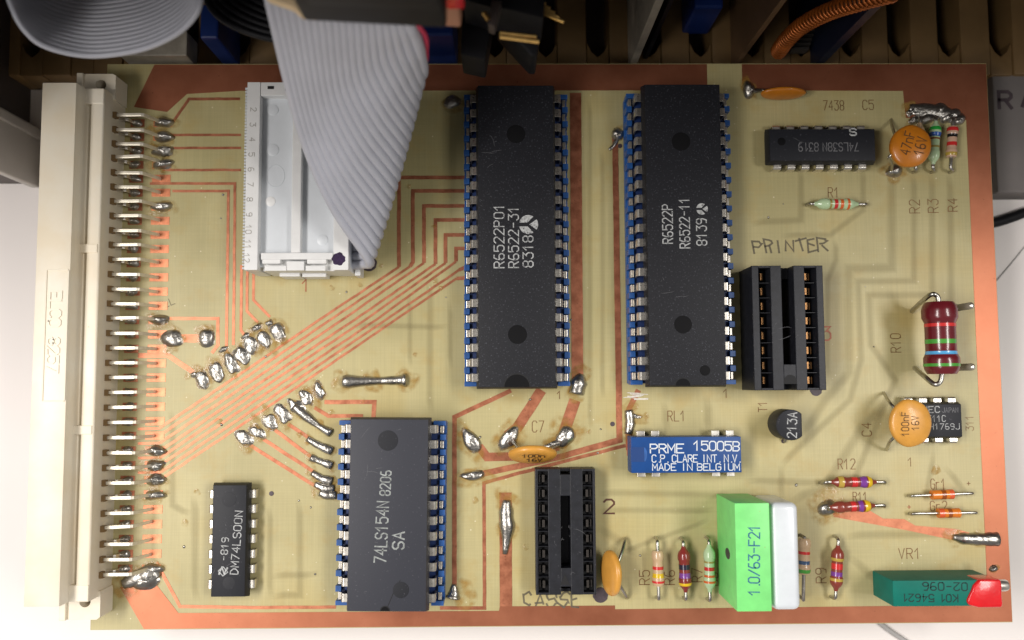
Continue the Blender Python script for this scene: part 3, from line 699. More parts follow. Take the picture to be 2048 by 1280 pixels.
# twenty-four-pin chip
s3 = blue_socket('blue socket under the chip marked 74LS154N', (52.2, 20.3), 24, -.012)
u3 = dip('grey-black twenty-four-pin chip marked 74LS154N 8206', (52.2, 20.5), 24, 15.24, 13.7, 31.9, 4.4, 8.0, body='chip_slate', rot=-.012, zd=3.5)
mark(u3, '74LS154N', (763, 1064), 8.0, 23, R90-.03, 'chip_ink_worn', .23, 118); mark(u3, '8206', (771, 966), 8.0, 20, R90-.03, 'chip_ink_worn', .21, 48)
mark(u3, 'SA', (797, 1081), 8.0, 22, R90-.03, 'chip_ink_worn', .27, 33)
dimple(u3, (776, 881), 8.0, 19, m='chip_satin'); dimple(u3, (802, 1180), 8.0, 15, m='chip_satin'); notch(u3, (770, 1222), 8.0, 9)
scratches(u3, 8.0, (710, 850, 840, 960), 16, 8); scratches(u3, 8.0, (710, 1040, 840, 1200), 18, 81)
mb = MB(); mb.strip([tuple(local(u3, *q, 8.0))[:2] for q in ((801,1160),(790,1178),(781,1200),(775,1214))], .12, 8.0, 8.015, walls=False); mb.build('scratch', 'socket_hollow', u3)
# soldered fourteen-pin chips
u4 = dip('small black fourteen-pin chip marked DM74LS00N near the corner', (24.65, 15.65), 14, 7.62, 6.5, 19.2, .5, 3.6, body='chip_satin', zd=-.4)
mark(u4, 'DM74LS00N', (473, 1085), 3.6, 15, R90-.06, 'chip_ink', .16, 122, sc=11.6); mark(u4, '-819', (449, 1098), 3.6, 13, R90-.06, 'chip_ink', .15, 44, sc=11.6)
p = local(u4, 446, 1142, 3.6)
mb = MB(); mb.strip([(p.x-.7, p.y-.6), (p.x-.2, p.y+.6), (p.x+.2, p.y-.4), (p.x+.8, p.y+.6)], .28, 3.6, 3.63, walls=False); mb.strip([(p.x-.8, p.y), (p.x, p.y+.75), (p.x+.8, p.y-.2), (p.x, p.y-.8), (p.x-.8, p.y)], .16, 3.6, 3.64, walls=False); mb.build('logo', 'chip_ink', u4)
dimple(u4, (458, 999), 3.6, 14, m='chip_satin'); dimple(u4, (458, 1166), 3.6, 12, m='chip_satin'); scratches(u4, 3.6, (430, 980, 485, 1180), 6, 12)
u5 = dip('small black fourteen-pin chip marked 74LS38N 8319, upside down', (128.0, 83.85), 14, 7.62, 6.5, 19.3, .5, 3.6, body='chip_satin', rot=R90, zd=-.4)
mark(u5, '74LS38N 8319', (1657, 294), 3.6, 17, math.pi-R90, 'chip_ink_faint', .15, 123, sc=11.6); mark(u5, 'S', (1706, 264), 3.6, 14, math.pi-R90, 'chip_ink', .26, 13, sc=11.6)
dimple(u5, (1563, 283), 3.6, 8, m='chip_recess_shade'); scratches(u5, 3.6, (1550, 262, 1740, 320), 7, 13)
# eight-pin chip
p = W(1870, 841, 3.4)
u6 = dip('eight-pin black chip half hidden under the round 100nF disc', (p.x, p.y), 8, 7.62, 6.4, 9.8, .5, 3.5, body='chip_satin', rot=R90, zd=-.4)
mark(u6, 'NEC', (1862, 819), 3.5, 12, -R90, 'chip_ink', .17, 34, sc=11.6); mark(u6, 'JAPAN', (1900, 820), 3.5, 9, -R90, 'chip_ink_faint', .11, 32, sc=11.6)
mark(u6, '311C', (1873, 837), 3.5, 12, -R90, 'chip_ink', .12, 36, sc=11.6); mark(u6, 'H1769J', (1889, 853), 3.5, 11, -R90, 'chip_ink', .11, 60, sc=11.6)

# relay
rl = thing('relay', 'blue rectangular relay with white printing PRME 15005B', 'relay', (102.45, 29.75, 0))
m = MB(); m.taper((-9.35, 9.35, -3.0, 3.0), (-9.45, 9.45, -3.08, 3.08), .4, 2.4); m.taper((-9.45, 9.45, -3.08, 3.08), (-9.4, 9.4, -3.03, 3.03), 2.45, 5.0); m.build('case', 'relay_blue', rl, bevel=.12, smooth=35)
mark(rl, 'PRME', (1334, 897), 5.0, 17, 0, 'relay_ink', .21, 66, sc=11.6, gap=.25); mark(rl, '15005B', (1433, 892), 5.0, 18, -.02, 'relay_ink', .20, 90, sc=11.6, gap=.25)
mark(rl, 'C.P. CLARE INT. N.V.', (1392, 917), 5.0, 14, -.005, 'relay_ink', .155, 174, sc=11.6, gap=.3); mark(rl, 'MADE IN BELGIUM', (1392, 934), 5.0, 13, -.005, 'relay_ink', .155, 172, sc=11.6, gap=.3)
pn = local(rl, 1278, 909, 5.0); m = MB(); m.box(pn.x-1.4, pn.x+1.1, pn.y-1.25, pn.y+1.25, 4.9, 5.02); m.build('notch', 'relay_notch', rl, bevel=.03)
m = MB(); m.prism([(pn.x+.9+.5*math.cos(k*.4-R90), pn.y+1.2*math.sin(k*.4-R90)) for k in range(9)], 4.9, 5.035); m.build('notch_rim', 'socket_blue', rl)
m = MB(); m.box(-.68, .68, 2.9, 3.95, 2.25, 2.5); m.box(-.68, .68, 3.7, 3.95, .8, 2.25); m.box(-.3, .3, 3.7, 3.95, -.3, .8); rp = m.mesh('pin', 'tin', bevel=.06)
for x in (1281, 1310, 1430, 1459):
    q = local(rl, x, 868, 2.3); obj('pin', rp, rl, (q.x, 0, 0)); obj('pin', rp, rl, (q.x, 0, 0), math.pi)

# black sockets
def black_socket(label, c, hw, H, lip, ch, gap, zf, ends, cmat, deep):
    t = thing('chip_socket', label, 'chip socket', (c[0], c[1], 0), 0, 'empty black chip sockets'); Lh = 10.55; m = MB()
    a, b, g = hw-lip, hw-lip-ch, gap
    for s in (-1, 1):
        m.box(s*a, s*hw, -Lh, Lh, .3, H); m.box(s*g, s*b, -Lh, Lh, .3, H)
        m.box(s*(b+.001), s*(a-.001), -Lh+.01, -Lh+.4, .31, H-.01); m.box(s*(b+.001), s*(a-.001), Lh-.4, Lh-.01, .31, H-.01)
    for y0, y1, z in ends: m.box(-g+.002, g-.002, y0, y1, .32, z)
    m.build('body', 'socket_black', t, bevel=.10)
    m = MB()
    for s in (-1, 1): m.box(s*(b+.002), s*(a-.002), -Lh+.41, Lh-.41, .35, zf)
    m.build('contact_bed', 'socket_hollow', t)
    m = MB(); m.add([(b+.003,-.16,zf),(a-.003,-.16,zf),(a-.003,.16,zf),(b+.003,.16,zf),(b+.003,-.04,H-.35),(a-.003,-.04,H-deep),(a-.003,.04,H-deep),(b+.003,.04,H-.35)], [(0,3,2,1),(4,5,6,7),(0,1,5,4),(1,2,6,5),(2,3,7,6),(3,0,4,7)])
    part_ = m.mesh('partition', 'socket_black'); m = MB(); mid = (a+b)/2
    m.box(mid-.30, mid+.12, -.62, .62, zf-.5, zf+1.3); m.box(mid+.45, mid+.7, -.62, .62, zf-.5, zf+.9); con = m.mesh('contact', cmat, bevel=.04)
    for k in range(8):
        y = (k-3.5)*2.54
        for r in (0.0, math.pi):
            obj('contact', con, t, (0, y, 0), r)
            if k: obj('partition', part_, t, (0, y-1.27, 0), r)
    return t
k3 = black_socket('tall open-frame black sixteen-pin socket below the word PRINTER', (119.6, 51.2), 6.05, 8.0, 1.15, 2.0, 1.05, 4.6, [(-10.55, -9.4, 3.0), (-9.2, -6.2, 7.98), (8.6, 10.5, 5.2)], 'bronze', .5)
m = MB(); m.prism([(1.1*math.cos(k*math.pi/12), -9.35+1.1*math.sin(k*math.pi/12)+.3) for k in range(13)] + [(-1.04, -9.5), (1.04, -9.5)], 7.4, 8.005); m.build('notch', 'socket_hollow', k3)
k2 = black_socket('low closed black sixteen-pin socket beside the big figure 2', (81.85, 16.85), 5.12, 4.0, .42, 1.75, .85, 2.2, [(-10.5, -9.9, 2.0), (-9.2, -6.1, 3.98), (6.0, 9.6, 3.98), (10.0, 10.5, 2.6), (-6.05, 5.95, .5)], 'dark_contact', .25)
for x, y in ((1105,1035),(1155,1035),(1105,1095),(1155,1095),(1105,1157),(1155,1157),(1155,968),(1105,968)):
    q = local(k2, x, y, 4.0); m = MB(); m.lathe([(0, .62), (.03, .62), (.04, .5)], (q.x, q.y, 3.99), (0,0,1), 18); m.build('ejector_mark', 'socket_black', k2, smooth=30)
q = local(k2, 1130, 1160, 4.0); m = MB(); m.prism([(q.x-.8, q.y-.8), (q.x+.8, q.y-.8), (q.x, q.y+1.0)], 3.9, 4.02); m.build('pin_mark', 'socket_hollow', k2)
scratches(k2, 4.0, (1095, 945, 1165, 1180), 22, 44); scratches(k3, 8.0, (1543, 560, 1560, 740), 9, 45)

# ------------------------------------------------------------------ resistors, diodes
def axial(name, cat, label, A, B, cpx, L, r, zc, body, bands, leads='lead_wire', bulge=True, lead_r=.30, pathA=None, pathB=None, cones=True, group='resistors', cap=None, lift=0.75):
    """A, B: holes in the card; cpx: where the middle of the body is seen; L, r in mm"""
    a, b = W(*A), W(*B); c = W(cpx[0], cpx[1], zc)
    t = thing(name, label, cat, (c.x, c.y, 0), 0, group); O = Vector((c.x, c.y, 0)); cl = Vector((0, 0, zc))
    d = (b-a); d.z = 0; d.normalize()
    ends = (-L/2, L/2)
    def prof(u):                      # radius along the body, u in 0..1
        if not bulge: return r
        e = min(u, 1-u)
        if e < .22: return r*(.80 + .20*math.sin(min(1, e/.11)*R90)) if e < .11 else r
        return r*(.86 + .14*max(0, 1-(e-.22)/.07)) if e < .29 else r*.86
    pr = []
    if cones: pr += [(-L/2-L*.16, lead_r*1.05), (-L/2-L*.08, lead_r*1.5)]
    else: pr += [(-L/2-.02, r*.55)]
    pr += [(-L/2+L*u, prof(u)) for u in (0, .03, .06, .11, .18, .22, .25, .29, .4, .5, .6, .71, .75, .78, .82, .89, .94, .97, 1)]
    pr += [(L/2+L*.08, lead_r*1.5), (L/2+L*.16, lead_r*1.05)] if cones else [(L/2+.02, r*.55)]
    m = MB(); m.lathe(pr, cl, d, 22); m.build('body', body, t, smooth=40)
    for u0, u1, bm_ in bands:
        n = 4; m = MB(); p_ = [(-L/2+L*(u0+(u1-u0)*k/n), prof(u0+(u1-u0)*k/n)+.035) for k in range(n+1)]
        m.lathe([(p_[0][0], p_[0][1]-.1)] + p_ + [(p_[-1][0], p_[-1][1]-.1)], cl, d, 22); m.build('band', bm_, t, smooth=40)
    for hole, e, path in ((a, -1, pathA), (b, 1, pathB)):
        tip = cl + d*e*(L/2 + (L*.12 if cones else -.1)); h = hole - O
        if path: P = catmull([W(*q) - O for q in path] + [tip], 7)
        else:
            out = tip + d*e*max(.2, ((h-tip).dot(d*e))-lead_r*1.6)
            P = catmull([Vector((h.x, h.y, -.4)), Vector((h.x, h.y, zc*.45)), Vector((h.x*.75+out.x*.25, h.y*.75+out.y*.25, zc*lift)), Vector((out.x, out.y, zc*(.5+.5*lift) if lift < .7 else zc)), tip], 5)
        m = MB(); m.tube(P, lead_r, 10); m.build('lead', leads, t, smooth=60)
    return t
M4 = lambda *b: b
axial('resistor', 'resistor', 'pale green resistor lying crosswise under the lettering R1', (1613,410), (1728,411), (1672,408), 6.0, 1.0, 1.5, 'res_mint', M4((.28,.34,'band_olive'),(.42,.52,'band_red'),(.60,.69,'band_orange'),(.80,.87,'band_orange')))
axial('resistor', 'resistor', 'resistor mostly hidden below the tilted 47nF disc', (1836,238), (1826,345), (1836,286), 5.6, .95, 1.5, 'res_tan', M4((.3,.4,'band_red'),(.6,.7,'band_red')))
axial('resistor', 'resistor', 'pale green resistor with bright green and blue bands beside the 47nF disc', (1869,238), (1862,345), (1869,286), 6.0, 1.0, 1.6, 'res_mint', M4((.02,.13,'band_bright_green'),(.20,.32,'band_blue'),(.36,.41,'band_brown'),(.60,.66,'band_olive')))
axial('resistor', 'resistor', 'pinkish tan resistor with red and black bands nearest the copper rim', (1905,240), (1899,345), (1904,284), 5.6, .95, 1.6, 'res_pink', M4((.04,.16,'band_red'),(.26,.36,'band_black'),(.52,.64,'band_red'),(.86,.96,'band_gold')), cones=False)
axial('resistor', 'resistor', 'tan resistor with red, yellow and red bands beside the orange disc', (1311,1075), (1314,1194), (1316,1136), 5.9, 1.05, 2.2, 'res_tan', M4((.44,.53,'band_red'),(.64,.76,'band_yellow'),(.85,.91,'band_red')), cones=False)
axial('resistor', 'resistor', 'dark red resistor with navy, violet and yellow bands', (1361,1076), (1367,1195), (1369,1138), 5.9, 1.08, 2.2, 'res_maroon', M4((.36,.50,'band_navy'),(.60,.74,'band_violet'),(.88,.96,'band_yellow')), cones=True)
axial('resistor', 'resistor', 'pale green resistor with orange bands beside the green box', (1412,1074), (1414,1197), (1419,1136), 6.1, 1.0, 2.2, 'res_mint', M4((.30,.35,'band_olive'),(.46,.56,'band_red'),(.68,.74,'band_orange'),(.84,.90,'band_orange')))
axial('resistor', 'resistor', 'tan resistor with blue and green bands half hidden by the white box', (1600,1070), (1598,1192), (1608,1112), 6.0, 1.1, 3.2, 'res_tan', M4((.36,.44,'band_red'),(.62,.72,'band_steel'),(.86,.96,'band_green')), leads='dull_wire', cones=False)
axial('resistor', 'resistor', 'upright lying brown resistor with red and violet bands right of lettering R9', (1668,1072), (1662,1193), (1674,1136), 5.9, 1.08, 2.0, 'res_brown', M4((.20,.29,'band_gold'),(.36,.52,'band_red'),(.60,.72,'band_violet'),(.78,.86,'band_gold')))
axial('resistor', 'resistor', 'brown resistor with yellow, red and violet bands under lettering R12', (1640,965), (1764,965), (1707,964), 6.0, 1.0, 1.8, 'res_brown', M4((.03,.18,'band_gold'),(.42,.58,'band_red'),(.66,.84,'band_violet'),(.88,1.0,'band_yellow')))
axial('resistor', 'resistor', 'dark brown resistor soldered to the wedge of bare copper', (1652,1017), (1764,1012), (1704,1013), 6.0, 1.02, 1.6, 'res_brown', M4((.44,.58,'band_red'),(.66,.78,'band_violet'),(.84,1.0,'band_yellow')))
axial('resistor', 'resistor', 'big glossy wine-red resistor with green and blue bands on bent leads', (1824,622), (1829,738), (1881,676), 12.2, 2.85, 7.4, 'res_wine', M4((.30,.345,'band_red'),(.52,.58,'band_green'),(.685,.73,'band_sky'),(.855,.895,'band_green')), lead_r=.42, cones=False,
      pathA=[(1824,623,-.4),(1826,620,1.0),(1843,604,4.5),(1862,589,7.2),(1874,592,7.4)], pathB=[(1829,736,-.4),(1832,738,1.0),(1848,752,5.0),(1868,768,7.0),(1880,764,7.4)])
axial('diode', 'diode', 'small orange glass diode with red end, under lettering Gr1', (1816,991), (1938,986), (1884,989), 3.7, .82, 1.3, 'diode_orange', M4((.42,.62,'diode_core'),(.80,1.0,'diode_red')), bulge=False, cones=False, group='orange diodes', lead_r=.25)
axial('diode', 'diode', 'small reddish orange glass diode nearest the bare copper wedge', (1818,1027), (1946,1025), (1897,1026), 3.7, .80, 1.3, 'diode_orange', M4((0.0,.25,'diode_red'),(.42,.60,'diode_core'),(.85,1.0,'diode_orange')), bulge=False, cones=False, group='orange diodes', lead_r=.25)

# ------------------------------------------------------------------ capacitors
def disc_cap(label, cpx, zc, Rx, Ry, th, tilt_axis, tilt, spin, leads, body='orange_disc', texts=(), lead_r=.28, leadmat='lead_wire'):
    c = W(cpx[0], cpx[1], zc); t = thing('disc_capacitor', label, 'capacitor', (c.x, c.y, 0), 0, 'orange disc capacitors'); O = Vector((c.x, c.y, 0))
    M = Matrix.Translation((0, 0, zc)) @ Matrix.Rotation(tilt, 4, Vector(tilt_axis)) @ Matrix.Rotation(spin, 4, 'Z')
    m = MB(); n = 12; pr = []
    for k in range(n+1):
        u = -1 + 2*k/n; pr.append((u*th/2, (max(0, 1-abs(u)**3.0))**(1/2.2) if abs(u) < 1 else 0.0))
    pr[0] = (-th/2, .02); pr[-1] = (th/2, .02)
    pr.insert(1, (-th/2*.985, .55)); pr.insert(-1, (th/2*.985, .55))
    m.lathe(pr, (0, 0, 0), (0, 0, 1), 36)
    m.v = [tuple(M @ Vector((x*Rx*(1+.02*math.sin(5*math.atan2(y, x))), y*Ry, z))) for x, y, z in m.v]
    m.build('body', body, t, smooth=180)
    for tx, (x, y), h, w, sw in texts:
        mb = text_mb(tx, h, sw, 0, width=w); mb.v = [tuple(M @ Vector((a+x, b+y, th/2*1.01+.02+cc))) for a, b, cc in mb.v]; mb.build('lettering', 'disc_ink', t)
    for path in leads:
        m = MB(); m.tube(catmull([W(*q)-O for q in path], 7), lead_r, 10); m.build('lead', leadmat, t, smooth=60)
    return t
disc_cap('tilted round orange disc capacitor marked 47nF 16V', (1820,293), 6.0, 3.75, 3.45, 2.2, (0,1,0), -.12, R90-.28, [[(1782,238,-.3),(1785,255,2.0),(1793,275,5.0),(1802,282,5.8)], [(1782,345,0.2),(1784,330,2.5),(1778,316,5.0),(1790,303,5.8)]], body='orange_deep',
         texts=[('47nF', (0.1, .85), 1.65, 4.0, .17), ('16V', (.1, -1.35), 1.65, 3.0, .17)])
disc_cap('round amber disc capacitor marked 100nF 16V over the small chip', (1820,846), 6.5, 4.05, 3.55, 2.2, (1,0,0), .06, R90, [[(1767,785,-.3),(1770,790,1.5),(1780,806,5.0),(1798,825,6.4)], [(1773,900,-.3),(1774,897,1.5),(1781,882,5.0),(1798,866,6.4)]],
         texts=[('100nF', (-.05, 1.35), 1.2, 4.0, .13), ('16V', (.1, -.35), 1.2, 2.3, .13)])
disc_cap('amber disc capacitor standing below lettering C7 between solder blobs', (1065,909), 3.6, 4.15, 3.4, 1.9, (1,0,0), math.radians(66), 0.0, [[(1026,884,.3),(1030,888,1.0),(1036,895,2.2),(1042,902,3.0)], [(1118,889,.3),(1112,892,.8),(1102,897,2.0),(1094,902,3.0)]],
         texts=[('100n', (.1, 2.0), 1.5, 3.8, .22), ('16V', (.3, -.1), 1.5, 2.5, .28)])
disc_cap('plain orange disc capacitor standing on edge left of the first bottom resistor', (1222,1146), 3.6, 3.2, 3.8, 1.9, (0,1,0), math.radians(-70), 0.0, [[(1250,1077,-.3),(1250,1080,1.0),(1244,1104,2.6),(1236,1126,3.4)], [(1254,1196,-.3),(1253,1193,1.0),(1243,1176,2.6),(1236,1164,3.4)]])
disc_cap('thin edge-on orange disc capacitor against the top copper rim', (1566,187), 2.8, 4.0, 2.0, 1.1, (1,0,0), math.radians(80), 0.0, [[(1526,180,.2),(1534,182,1.0),(1545,185,2.0)], [(1612,186,-.2),(1608,186,1.2),(1598,187,2.4)]], body='orange_deep')
# film capacitors
def film_cap(label, x0, x1, y0, y1, h, m_, bev, seg=2):
    t = thing('film_capacitor', label, 'capacitor', ((x0+x1)/2, (y0+y1)/2, 0)); a, b = (x1-x0)/2, (y1-y0)/2
    m = MB(); m.box(-a, a, -b, b, .15, h); m.build('case', m_, t, bevel=bev, smooth=35, bseg=seg)
    m = MB(); m.tube([(0, b*.8, -.5), (0, b*.8, .4)], .3, 8); m.build('lead', 'lead_wire', t)
    m = MB(); m.tube([(0, -b*.8, -.5), (0, -b*.8, .4)], .3, 8); m.build('lead', 'lead_wire', t)
    return t
gc = film_cap('bright green box capacitor with blue lettering 1.0/63', 108.62, 114.22, 5.4, 22.55, 12.0, 'green_case', .16)
p = local(gc, 1508, 1120, 12.0); mb = text_mb('1.0/63-F21', 1.75, .22, 0, width=11.0, gap=.35); mb.shift(p.x, p.y, 12.02, R90-.03); mb.build('lettering', 'green_ink', gc)
m = MB(); m.lathe([(0, .9), (.03, .9)], (-2.8, -.4, 7.0), (-1, 0, 0), 20); m.v = [(x, y, 7+(z-7)*1.6) for x, y, z in m.v]; m.build('mould_mark', 'marker_dot', gc)
wc = film_cap('glossy white box capacitor with rounded edges beside the green one', 114.75, 119.35, 5.2, 22.4, 11.0, 'white_case', 1.1, 6)

# ------------------------------------------------------------------ transistor, trimmer, terminal posts
p = W(1583, 850, 6.2); tr = thing('transistor', 'black half-round transistor marked 213A', 'transistor', (p.x, p.y, 0))
pts = [(2.6*math.cos(a), 2.6*math.sin(a)) for a in [math.radians(46 + k*268/24) for k in range(25)]]
m = MB(); m.prism(pts, 1.3, 6.2); m.build('body', 'chip_satin', tr, bevel=.12, smooth=35)
mb = text_mb('213A', 1.55, .19, 0, width=4.2); mb.shift(.1, 0, 6.22, R90-.05); mb.build('lettering', 'chip_ink', tr)
for q in ((1540,853),(1568,882),(1592,850)):
    a = W(*q) - Vector((p.x, p.y, 0)); m = MB(); m.tube(catmull([(a.x, a.y, -.4), (a.x, a.y, .5), (a.x*.8, a.y*.8, 1.0), (a.x*.4, a.y*.4, 1.6)], 4), .28, 8); m.build('lead', 'dull_wire', tr, smooth=60)
vr = thing('trimmer', 'teal trimmer potentiometer with red paint over its screw end', 'trimmer', (144.6, 7.05, 0))
m = MB(); m.box(-9.0, 8.6, -2.1, 2.1, .3, 8.0); m.build('case', 'teal_case', vr, bevel=.14, smooth=35)
mark(vr, '02-096', (1890, 1173), 8.0, 15, math.pi-.02, 'teal_ink', .19, 88, sc=11.9); mark(vr, 'K01 54621', (1860, 1196), 8.0, 14, math.pi-.02, 'teal_ink', .18, 110, sc=11.9)
m = MB(); rp_ = []
Yr = [(-2.3, 5.0), (-1.9, 3.4), (-1.2, 3.1), (-.4, 3.5), (.5, 4.0), (1.3, 4.3), (1.9, 4.9), (2.25, 5.3)]
poly = [(x, y) for y, x in Yr] + [(8.85, 2.25), (9.0, 1.2), (8.9, -.3), (9.0, -1.6), (8.85, -2.3)]
m.prism(poly, 4.5, 8.45); m.build('paint', 'red_paint', vr, bevel=.34, smooth=180, bseg=4)
m = MB(); m.lathe([(0, 1.0), (1.5, 1.0), (1.9, .85)], (8.9, .9, 6.6), (1, 0, 0), 18); m.build('screw', 'tin', vr, smooth=35)
for x in (-6, 0, 6):
    m = MB(); m.tube([(x, 0, -.5), (x, 0, .5)], .3, 8); m.build('lead', 'lead_wire', vr)
for (x, y), lb in (((1907,617), 'brass terminal post beside the upper end of the big wine-red resistor'), ((1909,735), 'brass terminal post beside the lower end of the big wine-red resistor')):
    q = W(x, y); po = thing('terminal_post', lb, 'terminal post', (q.x, q.y, 0), 0, 'terminal posts')
    m = MB(); m.lathe([(-.3, .62), (5.6, .62), (5.9, .45)], (0, 0, 0), (0, 0, 1), 16); m.build('shaft', 'card_grey', po, smooth=35)
    m = MB(); m.lathe([(0, .9), (.5, .85), (.6, .6)], (0, 0, 0), (0, 0, 1), 16); m.build('collar', 'tin', po, smooth=35)
    m = MB(); m.lathe([(0, .45), (.12, .4), (.2, .2)], (0, 0, 5.9), (0, 0, 1), 16); m.build('tip', 'tin', po, smooth=60)

# ------------------------------------------------------------------ edge connector along the short side
YC = 49.7
ec = thing('edge_connector', 'long cream edge connector with two rows of bent pins', 'connector', (0, YC, 0))
m = MB(); m.extrude_y([(-5.5, -3.5), (3.5, -3.5), (3.5, 8.0), (3.3, 8.2), (1.35, 8.2), (1.25, 7.2), (.35, 7.2), (.15, 11.0), (-5.5, 11.0)], -42.9, 42.9)
m.build('housing', 'beige_housing', ec, bevel=.18, smooth=35)
for y in (W(170, 497, 8).y-YC, W(160, 860, 8).y-YC):
    m = MB(); m.box(.2, 3.2, y-.75, y+.75, 6.5, 8.35); m.build('cross_rib', 'beige_housing', ec, bevel=.15)
for s in (-1, 1):
    m = MB(); m.box(.2, 3.45, s*40.2, s*42.85, 6.8, 8.3); m.build('end_cap', 'beige_housing', ec, bevel=.15)
# recessed plate with the raised maker's lettering
ya, yb_ = W(110, 541, 11).y-YC, W(110, 801, 11).y-YC
m = MB()
for x0, x1, y0, y1 in ((-3.6, -.1, ya, ya+.22), (-3.6, -.1, yb_-.22, yb_), (-3.75, -3.55, yb_, ya), (-.15, .05, yb_, ya)): m.box(x0, x1, y0, y1, 10.9, 11.16)
m.build('label_frame', 'beige_emboss', ec, bevel=.06)
for k, ch in enumerate('ELCO 8257'):
    if ch == ' ': continue
    q = W(112-k*.9, 590+k*18.5, 11); mb = text_mb(ch, 1.9, .26, 0, thick=.17); mb.shift(q.x, q.y-YC, 11.0, -R90); mb.build('lettering', 'beige_emboss', ec)
def plate_hole(mb, x0, x1, y0, y1, z0, z1, cx, cy, r, n=32):
    ring = lambda z, rr: [(cx+rr*math.cos(2*math.pi*k/n), cy+rr*math.sin(2*math.pi*k/n), z) for k in range(n)]
    def sq(z):
        o = []
        for k in range(n):
            a = 2*math.pi*k/n; c, s = math.cos(a), math.sin(a)
            tx = ((x1-cx)/c if c > 0 else (x0-cx)/c) if abs(c) > 1e-6 else 1e9
            ty = ((y1-cy)/s if s > 0 else (y0-cy)/s) if abs(s) > 1e-6 else 1e9
            q = min(tx, ty); o.append((cx+c*q, cy+s*q, z))
        return o
    vs = sq(z1) + ring(z1, r) + ring(z0, r) + sq(z0); fs = []
    for k in range(n):
        j = (k+1) % n
        fs += [(k, j, n+j, n+k), (n+k, n+j, 2*n+j, 2*n+k), (2*n+k, 2*n+j, 3*n+j, 3*n+k), (3*n+k, 3*n+j, j, k)]
    mb.add(vs, fs)
for s, hy in ((1, W(214, 170, 5).y-YC), (-1, W(182, 1203, 5).y-YC)):
    m = MB(); y0, y1 = (42.0, 46.6) if s > 0 else (-46.6, -42.0)
    plate_hole(m, -1.6, 3.9, y0, y1, .4, 5.0, 1.35, hy, .95); m.build('flange', 'beige_housing', ec)
    m = MB(); m.taper((-4.0, -1.55, y0, y1), (-2.6, -1.55, y0, y1), -2.0, 5.6); m.build('flange_web', 'beige_housing', ec, bevel=.12)
    m = MB(); m.lathe([(0, .94), (.05, .94)], (1.35, hy, .6), (0, 0, 1), 20); m.build('rivet', 'guide_beige', ec)
m = MB()
m.extrude_y([(3.3, 4.75), (8.35, 4.75), (8.8, 4.55), (9.2, 3.6), (10.15, .9), (10.3, -.5), (9.95, -.5), (9.8, .8), (8.75, 3.7), (8.45, 4.2), (8.2, 4.28), (3.3, 4.28)], -.29, .29); up = m.mesh('pin', 'pin_tin', bevel=.10)
m = MB()
m.extrude_y([(3.3, 2.4), (4.7, 2.4), (5.05, 2.15), (5.25, 1.3), (5.3, -.5), (4.95, -.5), (4.9, 1.2), (4.65, 1.9), (3.3, 1.95)], -.27, .27); dn = m.mesh('pin', 'tin', bevel=.05)
m = MB(); m.box(3.45, 4.15, -.52, .52, 3.95, 5.0); root = m.mesh('pin_slot', 'guide_beige')
m = MB(); m.box(-1.75, 1.55, -.72, .72, -.05, .06); padA = m.mesh('pad', 'copper_pad', bevel=.02)
m = MB(); m.box(-1.2, 1.3, -.72, .72, -.05, .06); padB = m.mesh('pad', 'copper', bevel=.02)  # darker copper than the outer row: shade under the upper pins put into colour
for k in range(32):
    y = (k-15.5)*2.54
    o = obj('pin', up, ec, (0, y, 0)); o.rotation_euler.z = random.uniform(-.012, .012)
    if k in (3, 28): o.rotation_euler.z = .045
    obj('pin', dn, ec, (0, y, 0)); obj('pin_slot', root, ec, (0, y, 0))
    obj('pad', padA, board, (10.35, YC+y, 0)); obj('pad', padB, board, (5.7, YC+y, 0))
    pxl = 640 - (y+YC-W(312, 640).y)*11.2
    q = Vector((5.6, YC+y, 0)); mm = MB(); mm.blob((5.6, YC+y, .03), .95, .62, .7, 0, k*2.1, .3, 12, 4); mm.build('solder_joint', 'solder', board, smooth=180)
for k in (0, 5, 6, 7, 8, 17, 25, 28, 29, 30, 31):
    y = (k-15.5)*2.54 + YC; sd[0] += 1
    mm = MB(); mm.blob((10.6, y, .02), 1.75, .85, 1.15, .05, sd[0], .28, 16, 6); mm.build('solder_joint', 'solder', board, smooth=180)
    fl[0] += 1; obj('flux_residue', flux_mesh(10.2, y-.2, 2.3, 1.2, 0, fl[0]*1.3), board)

# ------------------------------------------------------------------ white ribbon connector
ZW = 8.6
def rect(x0, x1, y0, y1, z=ZW):
    a, b = W(x0, y1, z), W(x1, y0, z); return a.x, b.x, a.y, b.y
cx, _, cy, _ = rect(592, 700, 350, 352)
rc = thing('ribbon_connector', 'white ribbon connector with numbered strip and two sunken panels', 'connector', (cx, cy, 0))
def rbox(m, x0, x1, y0, y1, z0, z1): 
    a, b, c, d = rect(x0, x1, y0, y1); m.box(a-cx, b-cx, c-cy, d-cy, z0, z1)
m = MB(); rbox(m, 492, 700, 167, 532, .2, 6.9); m.build('panel', 'pale_panel', rc)
m = MB(); rbox(m, 488, 521, 164, 540, .2, ZW); m.build('number_strip', 'white_plastic', rc, bevel=.12)
m = MB(); rbox(m, 581, 604, 191, 505, .2, ZW-.2); m.build('rib', 'white_plastic', rc, bevel=.15)
m = MB(); rbox(m, 666, 700, 164, 540, .2, ZW-.02); m.build('side_wall', 'white_plastic', rc, bevel=.12)
m = MB(); rbox(m, 521.3, 665.7, 164, 191, .2, ZW-.04); m.build('end_wall', 'white_plastic', rc, bevel=.12)
m = MB(); rbox(m, 521.3, 665.7, 505, 519, .2, ZW-.04); m.build('end_wall', 'white_plastic', rc, bevel=.12)
m = MB(); rbox(m, 521.3, 665.7, 519.3, 540, .2, ZW-1.6); m.build('latch_bed', 'white_plastic', rc)
